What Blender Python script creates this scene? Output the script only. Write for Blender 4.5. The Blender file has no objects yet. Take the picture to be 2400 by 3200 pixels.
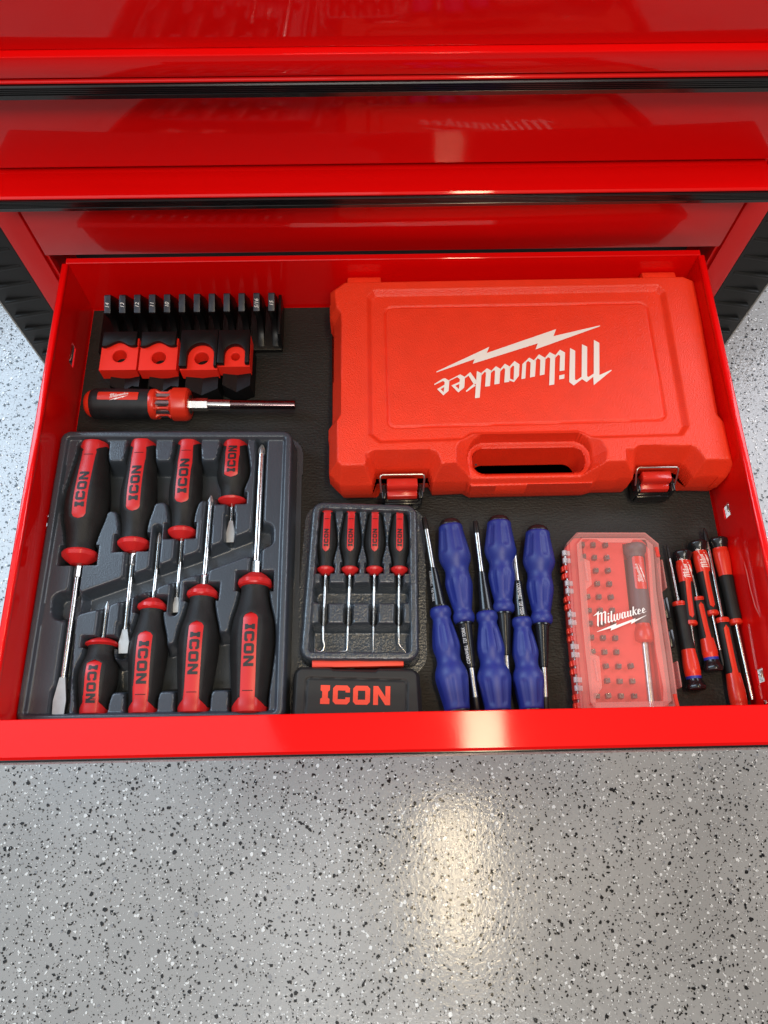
import bpy, bmesh, math, random
import numpy as np
from mathutils import Vector, Matrix, noise
from mathutils.geometry import tessellate_polygon
random.seed(4); RNG = np.random.default_rng(4)
PI = math.pi
SC = bpy.context.scene
COL = SC.collection

# ------------------------------------------------------------------ camera
CAM_LOC = np.array([-0.01317, -0.50090, 0.66013])
CAM_R = np.array([0.9997867, -0.02024902, 0.00406563])
CAM_U = np.array([0.01719717, 0.92521159, 0.37906171])
CAM_F = np.array([0.01143719, 0.37891094, -0.92536247])
FPX = 2423.0
cam = bpy.data.cameras.new('camera'); camo = bpy.data.objects.new('camera', cam); COL.objects.link(camo)
cam.sensor_fit = 'HORIZONTAL'; cam.sensor_width = 36; cam.lens = 36 * FPX / 2400
cam.clip_start = 0.01; cam.clip_end = 50
camo.matrix_world = Matrix(((CAM_R[0], CAM_U[0], -CAM_F[0], CAM_LOC[0]), (CAM_R[1], CAM_U[1], -CAM_F[1], CAM_LOC[1]),
                            (CAM_R[2], CAM_U[2], -CAM_F[2], CAM_LOC[2]), (0, 0, 0, 1)))
SC.camera = camo
def ray(px, py): return CAM_F + CAM_R * (px - 1200) / FPX - CAM_U * (py - 1600) / FPX
def at(px, py, z=0.0):                      # point of the plane at height z seen at photograph pixel (px, py)
    d = ray(px, py); p = CAM_LOC + d * (z - CAM_LOC[2]) / d[2]
    return Vector((float(p[0]), float(p[1]), z))

# ------------------------------------------------------------------ light
SC.view_settings.view_transform = 'Standard'; SC.view_settings.look = 'None'
SC.view_settings.exposure = 0.0; SC.view_settings.gamma = 1.0
SC.render.engine = 'CYCLES'
SC.cycles.use_denoising = True
SC.cycles.max_bounces = 8; SC.cycles.sample_clamp_indirect = 6
world = bpy.data.worlds.new('World'); SC.world = world; world.use_nodes = True
bg = world.node_tree.nodes['Background']; bg.inputs[0].default_value = (0.98, 0.94, 0.90, 1); bg.inputs[1].default_value = 0.10
def area(name, loc, target, sx, sy, power, col, spread=180):
    l = bpy.data.lights.new(name, 'AREA'); l.shape = 'RECTANGLE'; l.size = sx; l.size_y = sy; l.energy = power; l.color = col
    l.spread = math.radians(spread)
    o = bpy.data.objects.new(name, l); COL.objects.link(o); o.location = loc
    d = Vector(target) - Vector(loc); o.rotation_euler = d.to_track_quat('-Z', 'Y').to_euler(); return o
o = area('ceiling_light', (0.31, -0.54, 1.95), (0.31, -0.54, 0), 0.12, 0.90, 12, (1.0, 0.80, 0.52)); o.rotation_euler = (0, 0, 0)
area('daylight_left', (-1.9, 1.0, 1.9), (-0.3, -0.2, -0.3), 1.7, 1.4, 70, (0.60, 0.80, 1.0))
area('daylight_right', (2.1, 0.9, 1.9), (0.3, -0.2, -0.3), 1.5, 1.4, 44, (0.82, 0.88, 1.0))
area('room_light', (-1.05, -0.75, 2.2), (-0.1, -0.3, 0), 1.9, 1.9, 11, (0.86, 0.93, 1.0))
area('front_fill', (0.1, -1.85, 2.6), (0, 0, 0.1), 1.4, 0.5, 36, (1.0, 0.95, 0.88))  # added fill that brightens the upright drawer fronts, source unseen

# ------------------------------------------------------------------ materials
def mat(name, col, rough=0.4, metal=0.0, coat=0.0, coat_rough=0.05, spec=0.5, bump=None, vary=0.0, vscale=40, mix=None, alpha=1.0, rvary=0.0, kind='noise'):
    m = bpy.data.materials.new(name); m.use_nodes = True; nt = m.node_tree; N = nt.nodes; L = nt.links
    b = N['Principled BSDF']
    b.inputs['Base Color'].default_value = (*col, 1); b.inputs['Roughness'].default_value = rough
    b.inputs['Metallic'].default_value = metal; b.inputs['Coat Weight'].default_value = coat
    b.inputs['Coat Roughness'].default_value = coat_rough; b.inputs['Specular IOR Level'].default_value = spec
    tc = N.new('ShaderNodeTexCoord')
    if vary:
        n = N.new('ShaderNodeTexNoise'); n.inputs['Scale'].default_value = vscale; n.inputs['Detail'].default_value = 6
        L.new(tc.outputs['Object'], n.inputs['Vector'])
        r = N.new('ShaderNodeValToRGB'); r.color_ramp.elements[0].position = 0.3; r.color_ramp.elements[1].position = 0.75
        c1 = tuple(c * (1 - vary) for c in col); c2 = mix if mix else tuple(min(1, c * (1 + vary)) for c in col)
        r.color_ramp.elements[0].color = (*c1, 1); r.color_ramp.elements[1].color = (*c2, 1)
        L.new(n.outputs['Fac'], r.inputs['Fac']); L.new(r.outputs['Color'], b.inputs['Base Color'])
    if rvary:
        n = N.new('ShaderNodeTexNoise'); n.inputs['Scale'].default_value = 9; n.inputs['Detail'].default_value = 5
        L.new(tc.outputs['Object'], n.inputs['Vector'])
        mr = N.new('ShaderNodeMapRange'); mr.inputs['From Min'].default_value = 0.35; mr.inputs['From Max'].default_value = 0.75
        mr.inputs['To Min'].default_value = coat_rough if coat else rough; mr.inputs['To Max'].default_value = (coat_rough if coat else rough) + rvary
        L.new(n.outputs['Fac'], mr.inputs['Value']); L.new(mr.outputs[0], b.inputs['Coat Roughness' if coat else 'Roughness'])
    if bump:
        sc, st, dist = bump
        if kind == 'voronoi':
            n = N.new('ShaderNodeTexVoronoi'); n.inputs['Scale'].default_value = sc; out = n.outputs['Distance']
        else:
            n = N.new('ShaderNodeTexNoise'); n.inputs['Scale'].default_value = sc; n.inputs['Detail'].default_value = 3; out = n.outputs['Fac']
        L.new(tc.outputs['Object'], n.inputs['Vector'])
        bp = N.new('ShaderNodeBump'); bp.inputs['Strength'].default_value = st; bp.inputs['Distance'].default_value = dist
        L.new(out, bp.inputs['Height']); L.new(bp.outputs[0], b.inputs['Normal'])
        if coat: L.new(bp.outputs[0], b.inputs['Coat Normal'])
    if alpha < 1:
        tr = N.new('ShaderNodeBsdfTransparent'); mx = N.new('ShaderNodeMixShader'); mx.inputs[0].default_value = alpha
        L.new(tr.outputs[0], mx.inputs[1]); L.new(b.outputs[0], mx.inputs[2]); L.new(mx.outputs[0], N['Material Output'].inputs[0])
    return m
RED = mat('red_paint', (0.80, 0.0015, 0.0015), 0.42, spec=0.10, coat=0.8, coat_rough=0.03, bump=(14, 0.12, 0.0006), rvary=0.07)
TRIM = mat('black_trim', (0.006, 0.006, 0.007), 0.22, coat=0.5, coat_rough=0.1)
GUARD = mat('black_guard', (0.012, 0.013, 0.014), 0.45, bump=(500, 0.2, 0.0002))
DARK = mat('dark_interior', (0.010, 0.008, 0.008), 0.7)  # near-black that stands in for shade inside cavities
STEEL = mat('steel', (0.66, 0.64, 0.61), 0.22, metal=1.0)
DSTEEL = mat('brushed_steel', (0.55, 0.52, 0.48), 0.3, metal=1.0, vary=0.15, vscale=300)
MATTE = mat('blade_steel', (0.50, 0.50, 0.49), 0.38, metal=0.85, vary=0.1, vscale=200)
BLACKBIT = mat('black_oxide', (0.018, 0.017, 0.016), 0.45, metal=0.4)
RUBBER = mat('black_rubber', (0.0105, 0.0105, 0.010), 0.55, spec=.35, vary=0.35, vscale=90, bump=(1400, 0.5, 0.0003), kind='voronoi')
GREYRUB = mat('charcoal_rubber', (0.013, 0.014, 0.016), 0.5, spec=.35, vary=0.3, vscale=120)
HRED = mat('handle_red', (0.56, 0.016, 0.016), 0.36, bump=(900, 0.1, 0.0001))
CASERED = mat('case_red', (0.86, 0.042, 0.012), 0.42, bump=(950, 0.6, 0.0005), kind='voronoi', vary=0.05, vscale=60)
MRED = mat('tool_red', (0.66, 0.030, 0.012), 0.3, bump=(900, 0.1, 0.0001))
LATCH = mat('latch_red', (0.62, 0.025, 0.015), 0.22)
TRAY = mat('tray_grey', (0.040, 0.050, 0.064), 0.30, spec=.65, bump=(800, 0.35, 0.0005), vary=0.08, vscale=30, kind='noise')
TRAY2 = mat('tray_grey_coarse', (0.040, 0.050, 0.062), 0.24, spec=.8, bump=(520, 0.6, 0.0009), vary=0.08, vscale=30)
WHITE = mat('white_print', (0.85, 0.80, 0.76), 0.5)
WHITE2 = mat('white_ink', (0.8, 0.8, 0.8), 0.5)
PRINTBLK = mat('black_print', (0.012, 0.012, 0.012), 0.5)
ORANGE = mat('orange_print', (0.80, 0.050, 0.018), 0.45)
CASEBLK = mat('case_black', (0.020, 0.020, 0.019), 0.55, spec=.3, bump=(1200, 0.2, 0.0002))
RACK = mat('rack_black', (0.0035, 0.0035, 0.004), 0.38, spec=.3)
RACK_SHEEN = mat('rack_label_sky_sheen', (0.026, 0.032, 0.050), 0.4, vary=0.5, vscale=120)  # sky-blue reflection on the black label faces, put into the base colour
BLOCKRED = mat('block_red', (0.88, 0.024, 0.009), 0.5, bump=(900, 0.15, 0.0002))
BLOCKBLK = mat('block_black', (0.004, 0.004, 0.0045), 0.45, spec=.3, bump=(700, 0.2, 0.0002))
BLUE = mat('blue_handle', (0.009, 0.022, 0.25), 0.46, vary=0.22, vscale=30, bump=(1200, 0.15, 0.0001), mix=(0.022, 0.036, 0.21))
BLUERING = mat('blue_ring', (0.02, 0.03, 0.30), 0.4)
COLLAR = mat('black_plastic', (0.010, 0.010, 0.011), 0.2)
CASEGREY = mat('packed_grey', (0.075, 0.082, 0.088), 0.5)
CAPBLK = mat('cap_black', (0.016, 0.010, 0.011), 0.3)
CLEAR = mat('clear_lid', (0.90, 0.42, 0.36), 0.3, alpha=0.17, spec=.3)
CLEAR2 = mat('clear_rib', (0.88, 0.38, 0.33), 0.3, alpha=0.30, spec=.3)
CLEARHINGE = mat('clear_hinge', (0.70, 0.68, 0.70), 0.15, alpha=0.6)
INSERT = mat('insert_red', (0.74, 0.045, 0.032), 0.45, bump=(700, 0.1, 0.0001))
FELT = mat('felt_black', (0.03, 0.03, 0.028), 0.9, bump=(900, 0.6, 0.0005))

# ------------------------------------------------------------------ helpers
def tag(o, label=None, cat=None, group=None, kind=None):
    if label: o['label'] = label
    if cat: o['category'] = cat
    if group: o['group'] = group
    if kind: o['kind'] = kind
    return o
def root(name, label, cat, group=None, loc=(0, 0, 0), rz=0.0):
    o = bpy.data.objects.new(name, None); COL.objects.link(o); o.location = loc; o.rotation_euler = (0, 0, rz)
    o.empty_display_size = 0.01
    return tag(o, label, cat, group)
def link(name, me, mats, parent=None, smooth=None):
    for m in (mats if isinstance(mats, (list, tuple)) else [mats]): me.materials.append(m)
    if smooth is not None:
        me.shade_smooth(); me.set_sharp_from_angle(angle=math.radians(smooth))
    o = bpy.data.objects.new(name, me); COL.objects.link(o)
    if parent is not None: o.parent = parent
    return o
class B:
    """collects shapes in one bmesh"""
    def __init__(s): s.bm = bmesh.new()
    def box(s, x0, x1, y0, y1, z0, z1, bev=0.0, mi=0):
        t = bmesh.new(); bmesh.ops.create_cube(t, size=1)
        for v in t.verts: v.co = Vector(((x0 + x1) / 2 + v.co.x * (x1 - x0), (y0 + y1) / 2 + v.co.y * (y1 - y0), (z0 + z1) / 2 + v.co.z * (z1 - z0)))
        if bev: bmesh.ops.bevel(t, geom=t.edges[:], offset=bev, segments=2, affect='EDGES', profile=0.5)
        return s._take(t, mi)
    def _take(s, t, mi=0, mtx=None):
        if mtx is not None: t.transform(mtx)
        for f in t.faces: f.material_index = mi
        me = bpy.data.meshes.new('t'); t.to_mesh(me); t.free(); s.bm.from_mesh(me); bpy.data.meshes.remove(me); return s
    def prism(s, pts, z0, z1, bev=0.0, mi=0, mtx=None, holes=()):
        """polygon pts (x, y) extruded from z0 to z1, holes cut through"""
        t = bmesh.new()
        loops = [list(pts)] + [list(h) for h in holes]
        flat = [p for l in loops for p in l]
        if holes:
            tris = tessellate_polygon([[Vector((p[0], p[1], 0)) for p in l] for l in loops])
            a = [t.verts.new((p[0], p[1], z0)) for p in flat]; b = [t.verts.new((p[0], p[1], z1)) for p in flat]
            for q in tris:
                try: t.faces.new([a[i] for i in q]); t.faces.new([b[i] for i in q])
                except ValueError: pass
            k = 0
            for l in loops:
                n = len(l)
                for i in range(n):
                    j = (i + 1) % n; t.faces.new((a[k + i], a[k + j], b[k + j], b[k + i]))
                k += n
        else:
            a = [t.verts.new((p[0], p[1], z0)) for p in flat]; b = [t.verts.new((p[0], p[1], z1)) for p in flat]
            t.faces.new(a); t.faces.new(b); n = len(a)
            for i in range(n): t.faces.new((a[i], a[(i + 1) % n], b[(i + 1) % n], b[i]))
        bmesh.ops.recalc_face_normals(t, faces=t.faces)
        if bev:
            ed = [e for e in t.edges if len(e.link_faces) == 2 and e.calc_face_angle(0) > 0.6]
            bmesh.ops.bevel(t, geom=ed, offset=bev, segments=2, affect='EDGES', profile=0.5)
        return s._take(t, mi, mtx)
    def tube(s, pts, radii, seg=12, mi=0):
        """round bar through the points, radius per point"""
        pts = [Vector(p) for p in pts]
        if not hasattr(radii, '__len__'): radii = [radii] * len(pts)
        t = bmesh.new(); rings = []; up = Vector((0, 0, 1))
        for i, p in enumerate(pts):
            d = (pts[min(i + 1, len(pts) - 1)] - pts[max(i - 1, 0)]).normalized()
            u = up if abs(d.dot(up)) < 0.95 else Vector((1, 0, 0))
            a = d.cross(u).normalized(); b = a.cross(d)
            rings.append([t.verts.new(p + (a * math.cos(k * 2 * PI / seg) + b * math.sin(k * 2 * PI / seg)) * radii[i]) for k in range(seg)])
        for r0, r1 in zip(rings, rings[1:]):
            for k in range(seg): t.faces.new((r0[k], r0[(k + 1) % seg], r1[(k + 1) % seg], r1[k]))
        t.faces.new(rings[0][::-1]); t.faces.new(rings[-1])
        bmesh.ops.recalc_face_normals(t, faces=t.faces)
        return s._take(t, mi)
    def lathe(s, prof, seg=24, shape=None, mi=0, zs=1.0):
        """profile (y, r) turned about the local y axis"""
        t = bmesh.new(); rings = []
        for y, r in prof:
            rings.append([t.verts.new((r * (shape(y, k * 2 * PI / seg) if shape else 1) * math.sin(k * 2 * PI / seg), y,
                                       r * zs * (shape(y, k * 2 * PI / seg) if shape else 1) * math.cos(k * 2 * PI / seg))) for k in range(seg)])
        for r0, r1 in zip(rings, rings[1:]):
            for k in range(seg): t.faces.new((r0[k], r0[(k + 1) % seg], r1[(k + 1) % seg], r1[k]))
        t.faces.new(rings[0]); t.faces.new(rings[-1][::-1])
        bmesh.ops.recalc_face_normals(t, faces=t.faces)
        return s._take(t, mi)
    def profile_x(s, prof, x0, x1, bev=0.0, mi=0):
        """polygon (y, z) pulled along x"""
        m = Matrix(((0, 0, 1, 0), (1, 0, 0, 0), (0, 1, 0, 0), (0, 0, 0, 1)))
        return s.prism(prof, x0, x1, bev, mi, m)
    def done(s, name, mats, parent=None, smooth=30):
        me = bpy.data.meshes.new(name); s.bm.to_mesh(me); s.bm.free(); return link(name, me, mats, parent, smooth)
def patch(polys, fn, name, m, parent, levels=2, thick=0.0):
    """flat print: polygons [(outer, [holes])] in (u, v), carried onto a surface by fn"""
    V, F = [], []
    for outer, holes in polys:
        loops = [[Vector((p[0], p[1], 0)) for p in l] for l in [outer] + list(holes)]
        flat = [v for l in loops for v in l]; b0 = len(V); V += [(v.x, v.y) for v in flat]
        for q in tessellate_polygon(loops):
            a, b, c = (flat[i] for i in q)
            if abs((b - a).cross(c - a).z) < 1e-14: continue
            if (b - a).cross(c - a).z < 0: q = (q[0], q[2], q[1])
            F.append(tuple(b0 + i for i in q))
    for _ in range(levels):
        cache = {}; NF = []
        def mid(i, j):
            k = (min(i, j), max(i, j))
            if k not in cache:
                cache[k] = len(V); V.append(((V[i][0] + V[j][0]) / 2, (V[i][1] + V[j][1]) / 2))
            return cache[k]
        for a, b, c in F:
            x, y, z = mid(a, b), mid(b, c), mid(c, a); NF += [(a, x, z), (x, b, y), (z, y, c), (x, y, z)]
        F = NF
    me = bpy.data.meshes.new(name); me.from_pydata([tuple(fn(u, v)) for u, v in V], [], F); me.update()
    return link(name, me, m, parent)
# ------------------------------------------------------------------ lettering
ICON = [([(0, 0), (.52, 0), (.52, .27), (.42, .34), (.42, .66), (.52, .73), (.52, 1), (0, 1), (0, .73), (.1, .66), (.1, .34), (0, .27)], []),
        ([(.85, 0), (1.5, 0), (1.65, .15), (1.65, .37), (1.4, .37), (1.4, .27), (.97, .27), (.97, .73), (1.4, .73), (1.4, .63), (1.65, .63), (1.65, .85), (1.5, 1), (.85, 1), (.70, .85), (.70, .15)], []),
        ([(1.98, 0), (2.63, 0), (2.78, .15), (2.78, .85), (2.63, 1), (1.98, 1), (1.83, .85), (1.83, .15)], [[(2.10, .26), (2.51, .26), (2.51, .74), (2.10, .74)]]),
        ([(2.96, 0), (3.23, 0), (3.23, .57), (3.64, 0), (3.91, 0), (3.91, 1), (3.64, 1), (3.64, .43), (3.23, 1), (2.96, 1)], [])]
ICON_W = 3.91
def _l1(p): return (1340 + p[0] * .18083, 1000 + p[1] * .18083)
def _l2(p): return (1620 + p[0] * .18083, 1000 + p[1] * .18083)
_LOGO1 = [  # traced in the first enlargement
 ([(130, 895), (1045, 468), (1000, 575), (2198, 162), (2153, 283), (2953, 98), (2960, 112), (1843, 512), (1883, 408), (760, 760), (792, 680), (130, 911)], []),
 ([(92, 1112), (235, 1022), (280, 1010), (355, 1052), (340, 1230), (250, 1306), (143, 1198), (270, 1122), (275, 1080), (245, 1056), (100, 1127)], [[(203, 1198), (265, 1162), (256, 1252)]]),
 ([(350, 1042), (540, 944), (625, 988), (612, 1172), (510, 1256), (390, 1136), (530, 1072), (535, 1024), (490, 990), (358, 1056)], [[(458, 1141), (528, 1108), (518, 1197)]]),
 ([(830, 885), (912, 925), (878, 1345), (797, 1356)], []),
 ([(620, 985), (716, 904), (822, 1050), (812, 1110), (772, 1108), (685, 965), (624, 1012)], []),
 ([(776, 1104), (635, 1232), (655, 1245), (812, 1135)], []),
 ([(905, 922), (1003, 838), (1088, 882), (1072, 925), (1056, 1145), (972, 1156), (988, 915), (965, 900), (906, 968)], []),
 ([(1080, 882), (1158, 802), (1242, 850), (1232, 895), (1220, 1105), (1132, 1118), (1145, 885), (1125, 870), (1072, 920)], []),
 ([(1236, 850), (1313, 760), (1400, 808), (1390, 870), (1388, 1075), (1303, 1085), (1318, 850), (1295, 830), (1234, 892)], []),
 ([(1394, 808), (1480, 712), (1566, 770), (1556, 970), (1470, 1076), (1386, 1048)], [[(1406, 842), (1453, 790), (1474, 806), (1464, 1040), (1402, 1018)]])]
_LOGO2 = [
 ([(50, 1028), (118, 1012), (135, 740), (165, 712), (210, 740), (198, 998), (285, 980), (302, 700), (268, 700), (185, 655), (68, 765)], []),
 ([(298, 710), (330, 665), (378, 692), (368, 963), (450, 945), (464, 690), (460, 658), (355, 597), (266, 700)], []),
 ([(456, 660), (540, 560), (642, 612), (632, 680), (618, 1118), (530, 1133), (548, 665), (510, 645), (460, 692)], []),
 ([(636, 614), (718, 517), (804, 565), (795, 875), (710, 887), (718, 620), (685, 605), (632, 662)], []),
 ([(705, 962), (795, 943), (792, 1015), (703, 1033)], []),
 ([(890, 488), (980, 535), (975, 1030), (1005, 1045), (1090, 985), (1096, 422), (1187, 465), (1185, 975), (1210, 990), (1300, 930), (1302, 348), (1396, 400),
   (1398, 955), (1605, 865), (1612, 875), (1300, 1130), (1292, 985), (1175, 1078), (1098, 1025), (955, 1135), (876, 1075)], [])]
CASE_PANEL_Z = 0.0518
def _loc(f, l): return [(-(q := at(*f(p), CASE_PANEL_Z)).x, -q.y) for p in l]
LOGO = [(_loc(_l1, a), [_loc(_l1, h) for h in b]) for a, b in _LOGO1] + [(_loc(_l2, a), [_loc(_l2, h) for h in b]) for a, b in _LOGO2]
_xs = [p[0] for a, _ in LOGO for p in a]; _ys = [p[1] for a, _ in LOGO for p in a]
LX0, LY0, LW = min(_xs), min(_ys), max(_xs) - min(_xs)
LOGO = [([((p[0] - LX0) / LW, (p[1] - LY0) / LW) for p in a], [[((p[0] - LX0) / LW, (p[1] - LY0) / LW) for p in h] for h in b]) for a, b in LOGO]
LOGO_H = (max(_ys) - LY0) / LW
def text_mesh(s, shear=0.0):
    """built-in font outline of s as triangles, height of a capital = 1"""
    c = bpy.data.curves.new('txt', 'FONT'); c.body = s; c.shear = shear; c.resolution_u = 3; c.fill_mode = 'BOTH'
    o = bpy.data.objects.new('txt', c); COL.objects.link(o)
    me = bpy.data.meshes.new_from_object(o.evaluated_get(bpy.context.evaluated_depsgraph_get()))
    V = [(v.co.x / 0.7, v.co.y / 0.7) for v in me.vertices]; F = [tuple(p.vertices) for p in me.polygons]
    bpy.data.objects.remove(o); bpy.data.meshes.remove(me); return V, F
def text(s, fn, name, m, parent, shear=0.0):
    V, F = text_mesh(s, shear); w = max(v[0] for v in V)
    me = bpy.data.meshes.new(name); me.from_pydata([tuple(fn(u, v)) for u, v in V], [], F); me.update()
    return link(name, me, m, parent), w

# ------------------------------------------------------------------ height fields
def sdf_poly(X, Y, pts):
    d = np.full(X.shape, 1e9); ins = np.zeros(X.shape, bool); n = len(pts)
    for i in range(n):
        ax, ay = pts[i][0], pts[i][1]; bx, by = pts[(i + 1) % n][0], pts[(i + 1) % n][1]
        ex, ey = bx - ax, by - ay; l2 = ex * ex + ey * ey + 1e-18
        t = np.clip(((X - ax) * ex + (Y - ay) * ey) / l2, 0, 1)
        d = np.minimum(d, (X - ax - t * ex) ** 2 + (Y - ay - t * ey) ** 2)
        c = ((ay > Y) != (by > Y)) & (X < (bx - ax) * (Y - ay) / (by - ay + 1e-18) + ax); ins ^= c
    d = np.sqrt(d); return np.where(ins, -d, d)
def rpoly(X, Y, pts, r):                     # polygon with rounded corners: shrink, then grow
    return sdf_poly(X, Y, pts) if r == 0 else _inset(X, Y, pts, r)
def _inset(X, Y, pts, r):
    P = [Vector((p[0], p[1])) for p in pts]; n = len(P)
    ar = sum(P[i].x * P[(i + 1) % n].y - P[(i + 1) % n].x * P[i].y for i in range(n)); sg = 1 if ar > 0 else -1
    out = []
    for i in range(n):
        a = (P[i] - P[i - 1]).normalized(); b = (P[(i + 1) % n] - P[i]).normalized()
        na = Vector((-a.y, a.x)) * sg; nb = Vector((-b.y, b.x)) * sg
        m = (na + nb); m = m / max(0.35, m.length_squared / 2); out.append(P[i] + m * r)
    return sdf_poly(X, Y, out) - r
def ss(x): x = np.clip(x, 0, 1); return x * x * (3 - 2 * x)
def seg_sd(X, Y, a, b, r):
    ex, ey = b[0] - a[0], b[1] - a[1]; t = np.clip(((X - a[0]) * ex + (Y - a[1]) * ey) / (ex * ex + ey * ey), 0, 1)
    return np.hypot(X - a[0] - t * ex, Y - a[1] - t * ey) - r
def hf(name, x0, x1, y0, y1, step, fn, mats, parent, bottom=0.0):
    """height-field body: fn(X, Y) gives (height, mask); cells with no mask are left out; a skirt drops to bottom"""
    xs = np.arange(x0, x1 + step / 2, step); ys = np.arange(y0, y1 + step / 2, step)
    X, Y = np.meshgrid(xs, ys); H, M = fn(X, Y); ny, nx = X.shape
    cell = M[:-1, :-1] & M[1:, :-1] & M[:-1, 1:] & M[1:, 1:]
    idx = np.arange(nx * ny).reshape(ny, nx)
    q = np.stack([idx[:-1, :-1], idx[:-1, 1:], idx[1:, 1:], idx[1:, :-1]], -1)[cell]
    used = np.unique(q); remap = np.full(nx * ny, -1); remap[used] = np.arange(len(used))
    co = np.stack([X.ravel(), Y.ravel(), H.ravel()], -1)[used]; q = remap[q]
    # skirt on border edges
    e = np.concatenate([q[:, [0, 1]], q[:, [1, 2]], q[:, [2, 3]], q[:, [3, 0]]]); key = np.sort(e, 1); k = key[:, 0].astype(np.int64) * len(used) + key[:, 1]
    u, c = np.unique(k, return_counts=True); bo = e[np.isin(k, u[c == 1])]
    bv = np.unique(bo); low = {int(v): len(co) + i for i, v in enumerate(bv)}
    lo = co[bv].copy(); lo[:, 2] = bottom; co = np.concatenate([co, lo])
    sk = np.array([[a, low[int(a)], low[int(b)], b] for a, b in bo.tolist()])
    F = np.concatenate([q, sk])
    me = bpy.data.meshes.new(name); me.vertices.add(len(co)); me.vertices.foreach_set('co', co.ravel())
    me.loops.add(F.size); me.loops.foreach_set('vertex_index', F.ravel().astype(np.int32))
    me.polygons.add(len(F)); me.polygons.foreach_set('loop_start', np.arange(0, F.size, 4, dtype=np.int32))
    me.polygons.foreach_set('loop_total', np.full(len(F), 4, np.int32)); me.update(calc_edges=True); me.validate()
    return link(name, me, mats, parent, 55)

# ================================================================== FLOOR
FZ = -0.55
fl = B(); fl.bm.verts.ensure_lookup_table()
vs = [fl.bm.verts.new(p) for p in ((-4, -4, FZ), (4, -4, FZ), (4, 4, FZ), (-4, 4, FZ))]; fl.bm.faces.new(vs)
FLOOR = mat('epoxy_floor', (0.37, 0.36, 0.345), 0.36, coat=1.0, coat_rough=0.08, bump=(190, 0.6, 0.0005), vary=0.12, vscale=5, rvary=0.10)
FB = mat('flake_black', (0.005, 0.005, 0.006), 0.4, spec=.2, coat=0.6, coat_rough=0.07, bump=(190, 0.6, 0.0005))
FW = mat('flake_white', (0.80, 0.80, 0.78), 0.4, coat=1.0, coat_rough=0.07, bump=(190, 0.6, 0.0005))
FG = mat('flake_grey', (0.26, 0.26, 0.27), 0.4, coat=1.0, coat_rough=0.07, bump=(190, 0.6, 0.0005))
tag(fl.done('floor', FLOOR, None, None), kind='structure')
V, F, MI = [], [], []
N = 160000
cx = RNG.uniform(-0.82, 0.82, N); cy = RNG.uniform(-1.0, 0.66, N); sz = np.minimum(np.exp(RNG.normal(-0.16, 0.62, N)), 3.0) * 0.00105; rt = RNG.uniform(0, 2 * PI, N)
nn = RNG.integers(3, 7, N); hz = FZ + RNG.uniform(0.0003, 0.0011, N); cc = RNG.choice([0, 1, 2], N, p=[.56, .38, .06]); asp = RNG.uniform(.42, 1, N)
for i in range(N):
    if abs(cx[i]) < 0.27 and cy[i] > -0.36: continue
    n = int(nn[i]); b0 = len(V); ca, sa = math.cos(rt[i]), math.sin(rt[i])
    rr = RNG.uniform(.72, 1.25, n); aa = (np.arange(n) + RNG.uniform(-.25, .25, n)) * 2 * PI / n
    for k in range(n):
        x = rr[k] * math.cos(aa[k]) * sz[i]; y = rr[k] * math.sin(aa[k]) * sz[i] * asp[i]
        V.append((cx[i] + x * ca - y * sa, cy[i] + x * sa + y * ca, hz[i]))
    F.append(tuple(range(b0, b0 + n))); MI.append(int(cc[i]))
me = bpy.data.meshes.new('floor_flakes'); me.from_pydata(V, [], F); me.polygons.foreach_set('material_index', MI); me.update()
tag(link('floor_flakes', me, [FB, FW, FG]), 'black and white paint flakes scattered over the grey epoxy floor', 'floor flakes', kind='stuff')

# ================================================================== TOOL CABINET
cab = root('tool_cabinet', 'red steel roller tool cabinet with black drawer trims and one drawer pulled open', 'tool cabinet', loc=(0, 0.03, FZ))
def W(o):                                   # world-space mesh under the cabinet
    o.matrix_parent_inverse = Matrix.Translation((0, -0.03, -FZ)); return o
DX, DH, DF = 0.300, 0.0696, -0.420
# frame
for sx in (-1, 1):
    b = B(); b.box(*sorted((sx * .3325, sx * .3570)), .0235, .060, FZ + .10, .46, .0015)
    b.box(*sorted((sx * .3300, sx * .3335)), .0290, .040, FZ + .10, .46, .0006)
    W(b.done('jamb', RED, cab))
    b = B(); b.box(*sorted((sx * .3575, sx * .3640)), .060, .46, FZ + .10, .46, .001); W(b.done('side_panel', RED, cab))
    # corner guard: an angled strip with slanted ribs
    b = B()
    x0, x1 = .3575, .4090
    pts = [(sx * x0, .0245), (sx * x1, .0290), (sx * (x1 + .003), .0335), (sx * (x1 + .003), .075), (sx * (x1 - .006), .085), (sx * x0, .085)]
    b.prism(pts, FZ + .10, .46, .0012)
    g = W(b.done('corner_guard', GUARD, cab))
    z = -0.43; 
    while z < 0.44:
        r = B(); m = Matrix.Shear('XY', 4, (0, 0)) if False else Matrix(((1, 0, 0, 0), (0, 1, 0, 0), (-.22 * sx, 0, 1, .22 * (x0 + .004)), (0, 0, 0, 1)))
        r.box(*sorted((sx * (x0 + .004), sx * (x1 - .006))), .0238, .0290, z, z + .0045, .0016)
        bmesh.ops.transform(r.bm, matrix=m, verts=r.bm.verts[:])
        ro = r.done('rib', GUARD, g); ro.matrix_parent_inverse = Matrix.Translation((0, -0.03, -FZ)) @ Matrix.Identity(4); ro.matrix_parent_inverse = Matrix.Identity(4)
        z += .0245
    b = B(); b.tube([(sx * (x1 + .0015), .0300, FZ + .10), (sx * (x1 + .0015), .0300, .46)], .0012, 6)
    W(b.done('edge_highlight', DSTEEL, cab))  # thin bright bar added as the highlight along the guard's bevel
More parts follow.
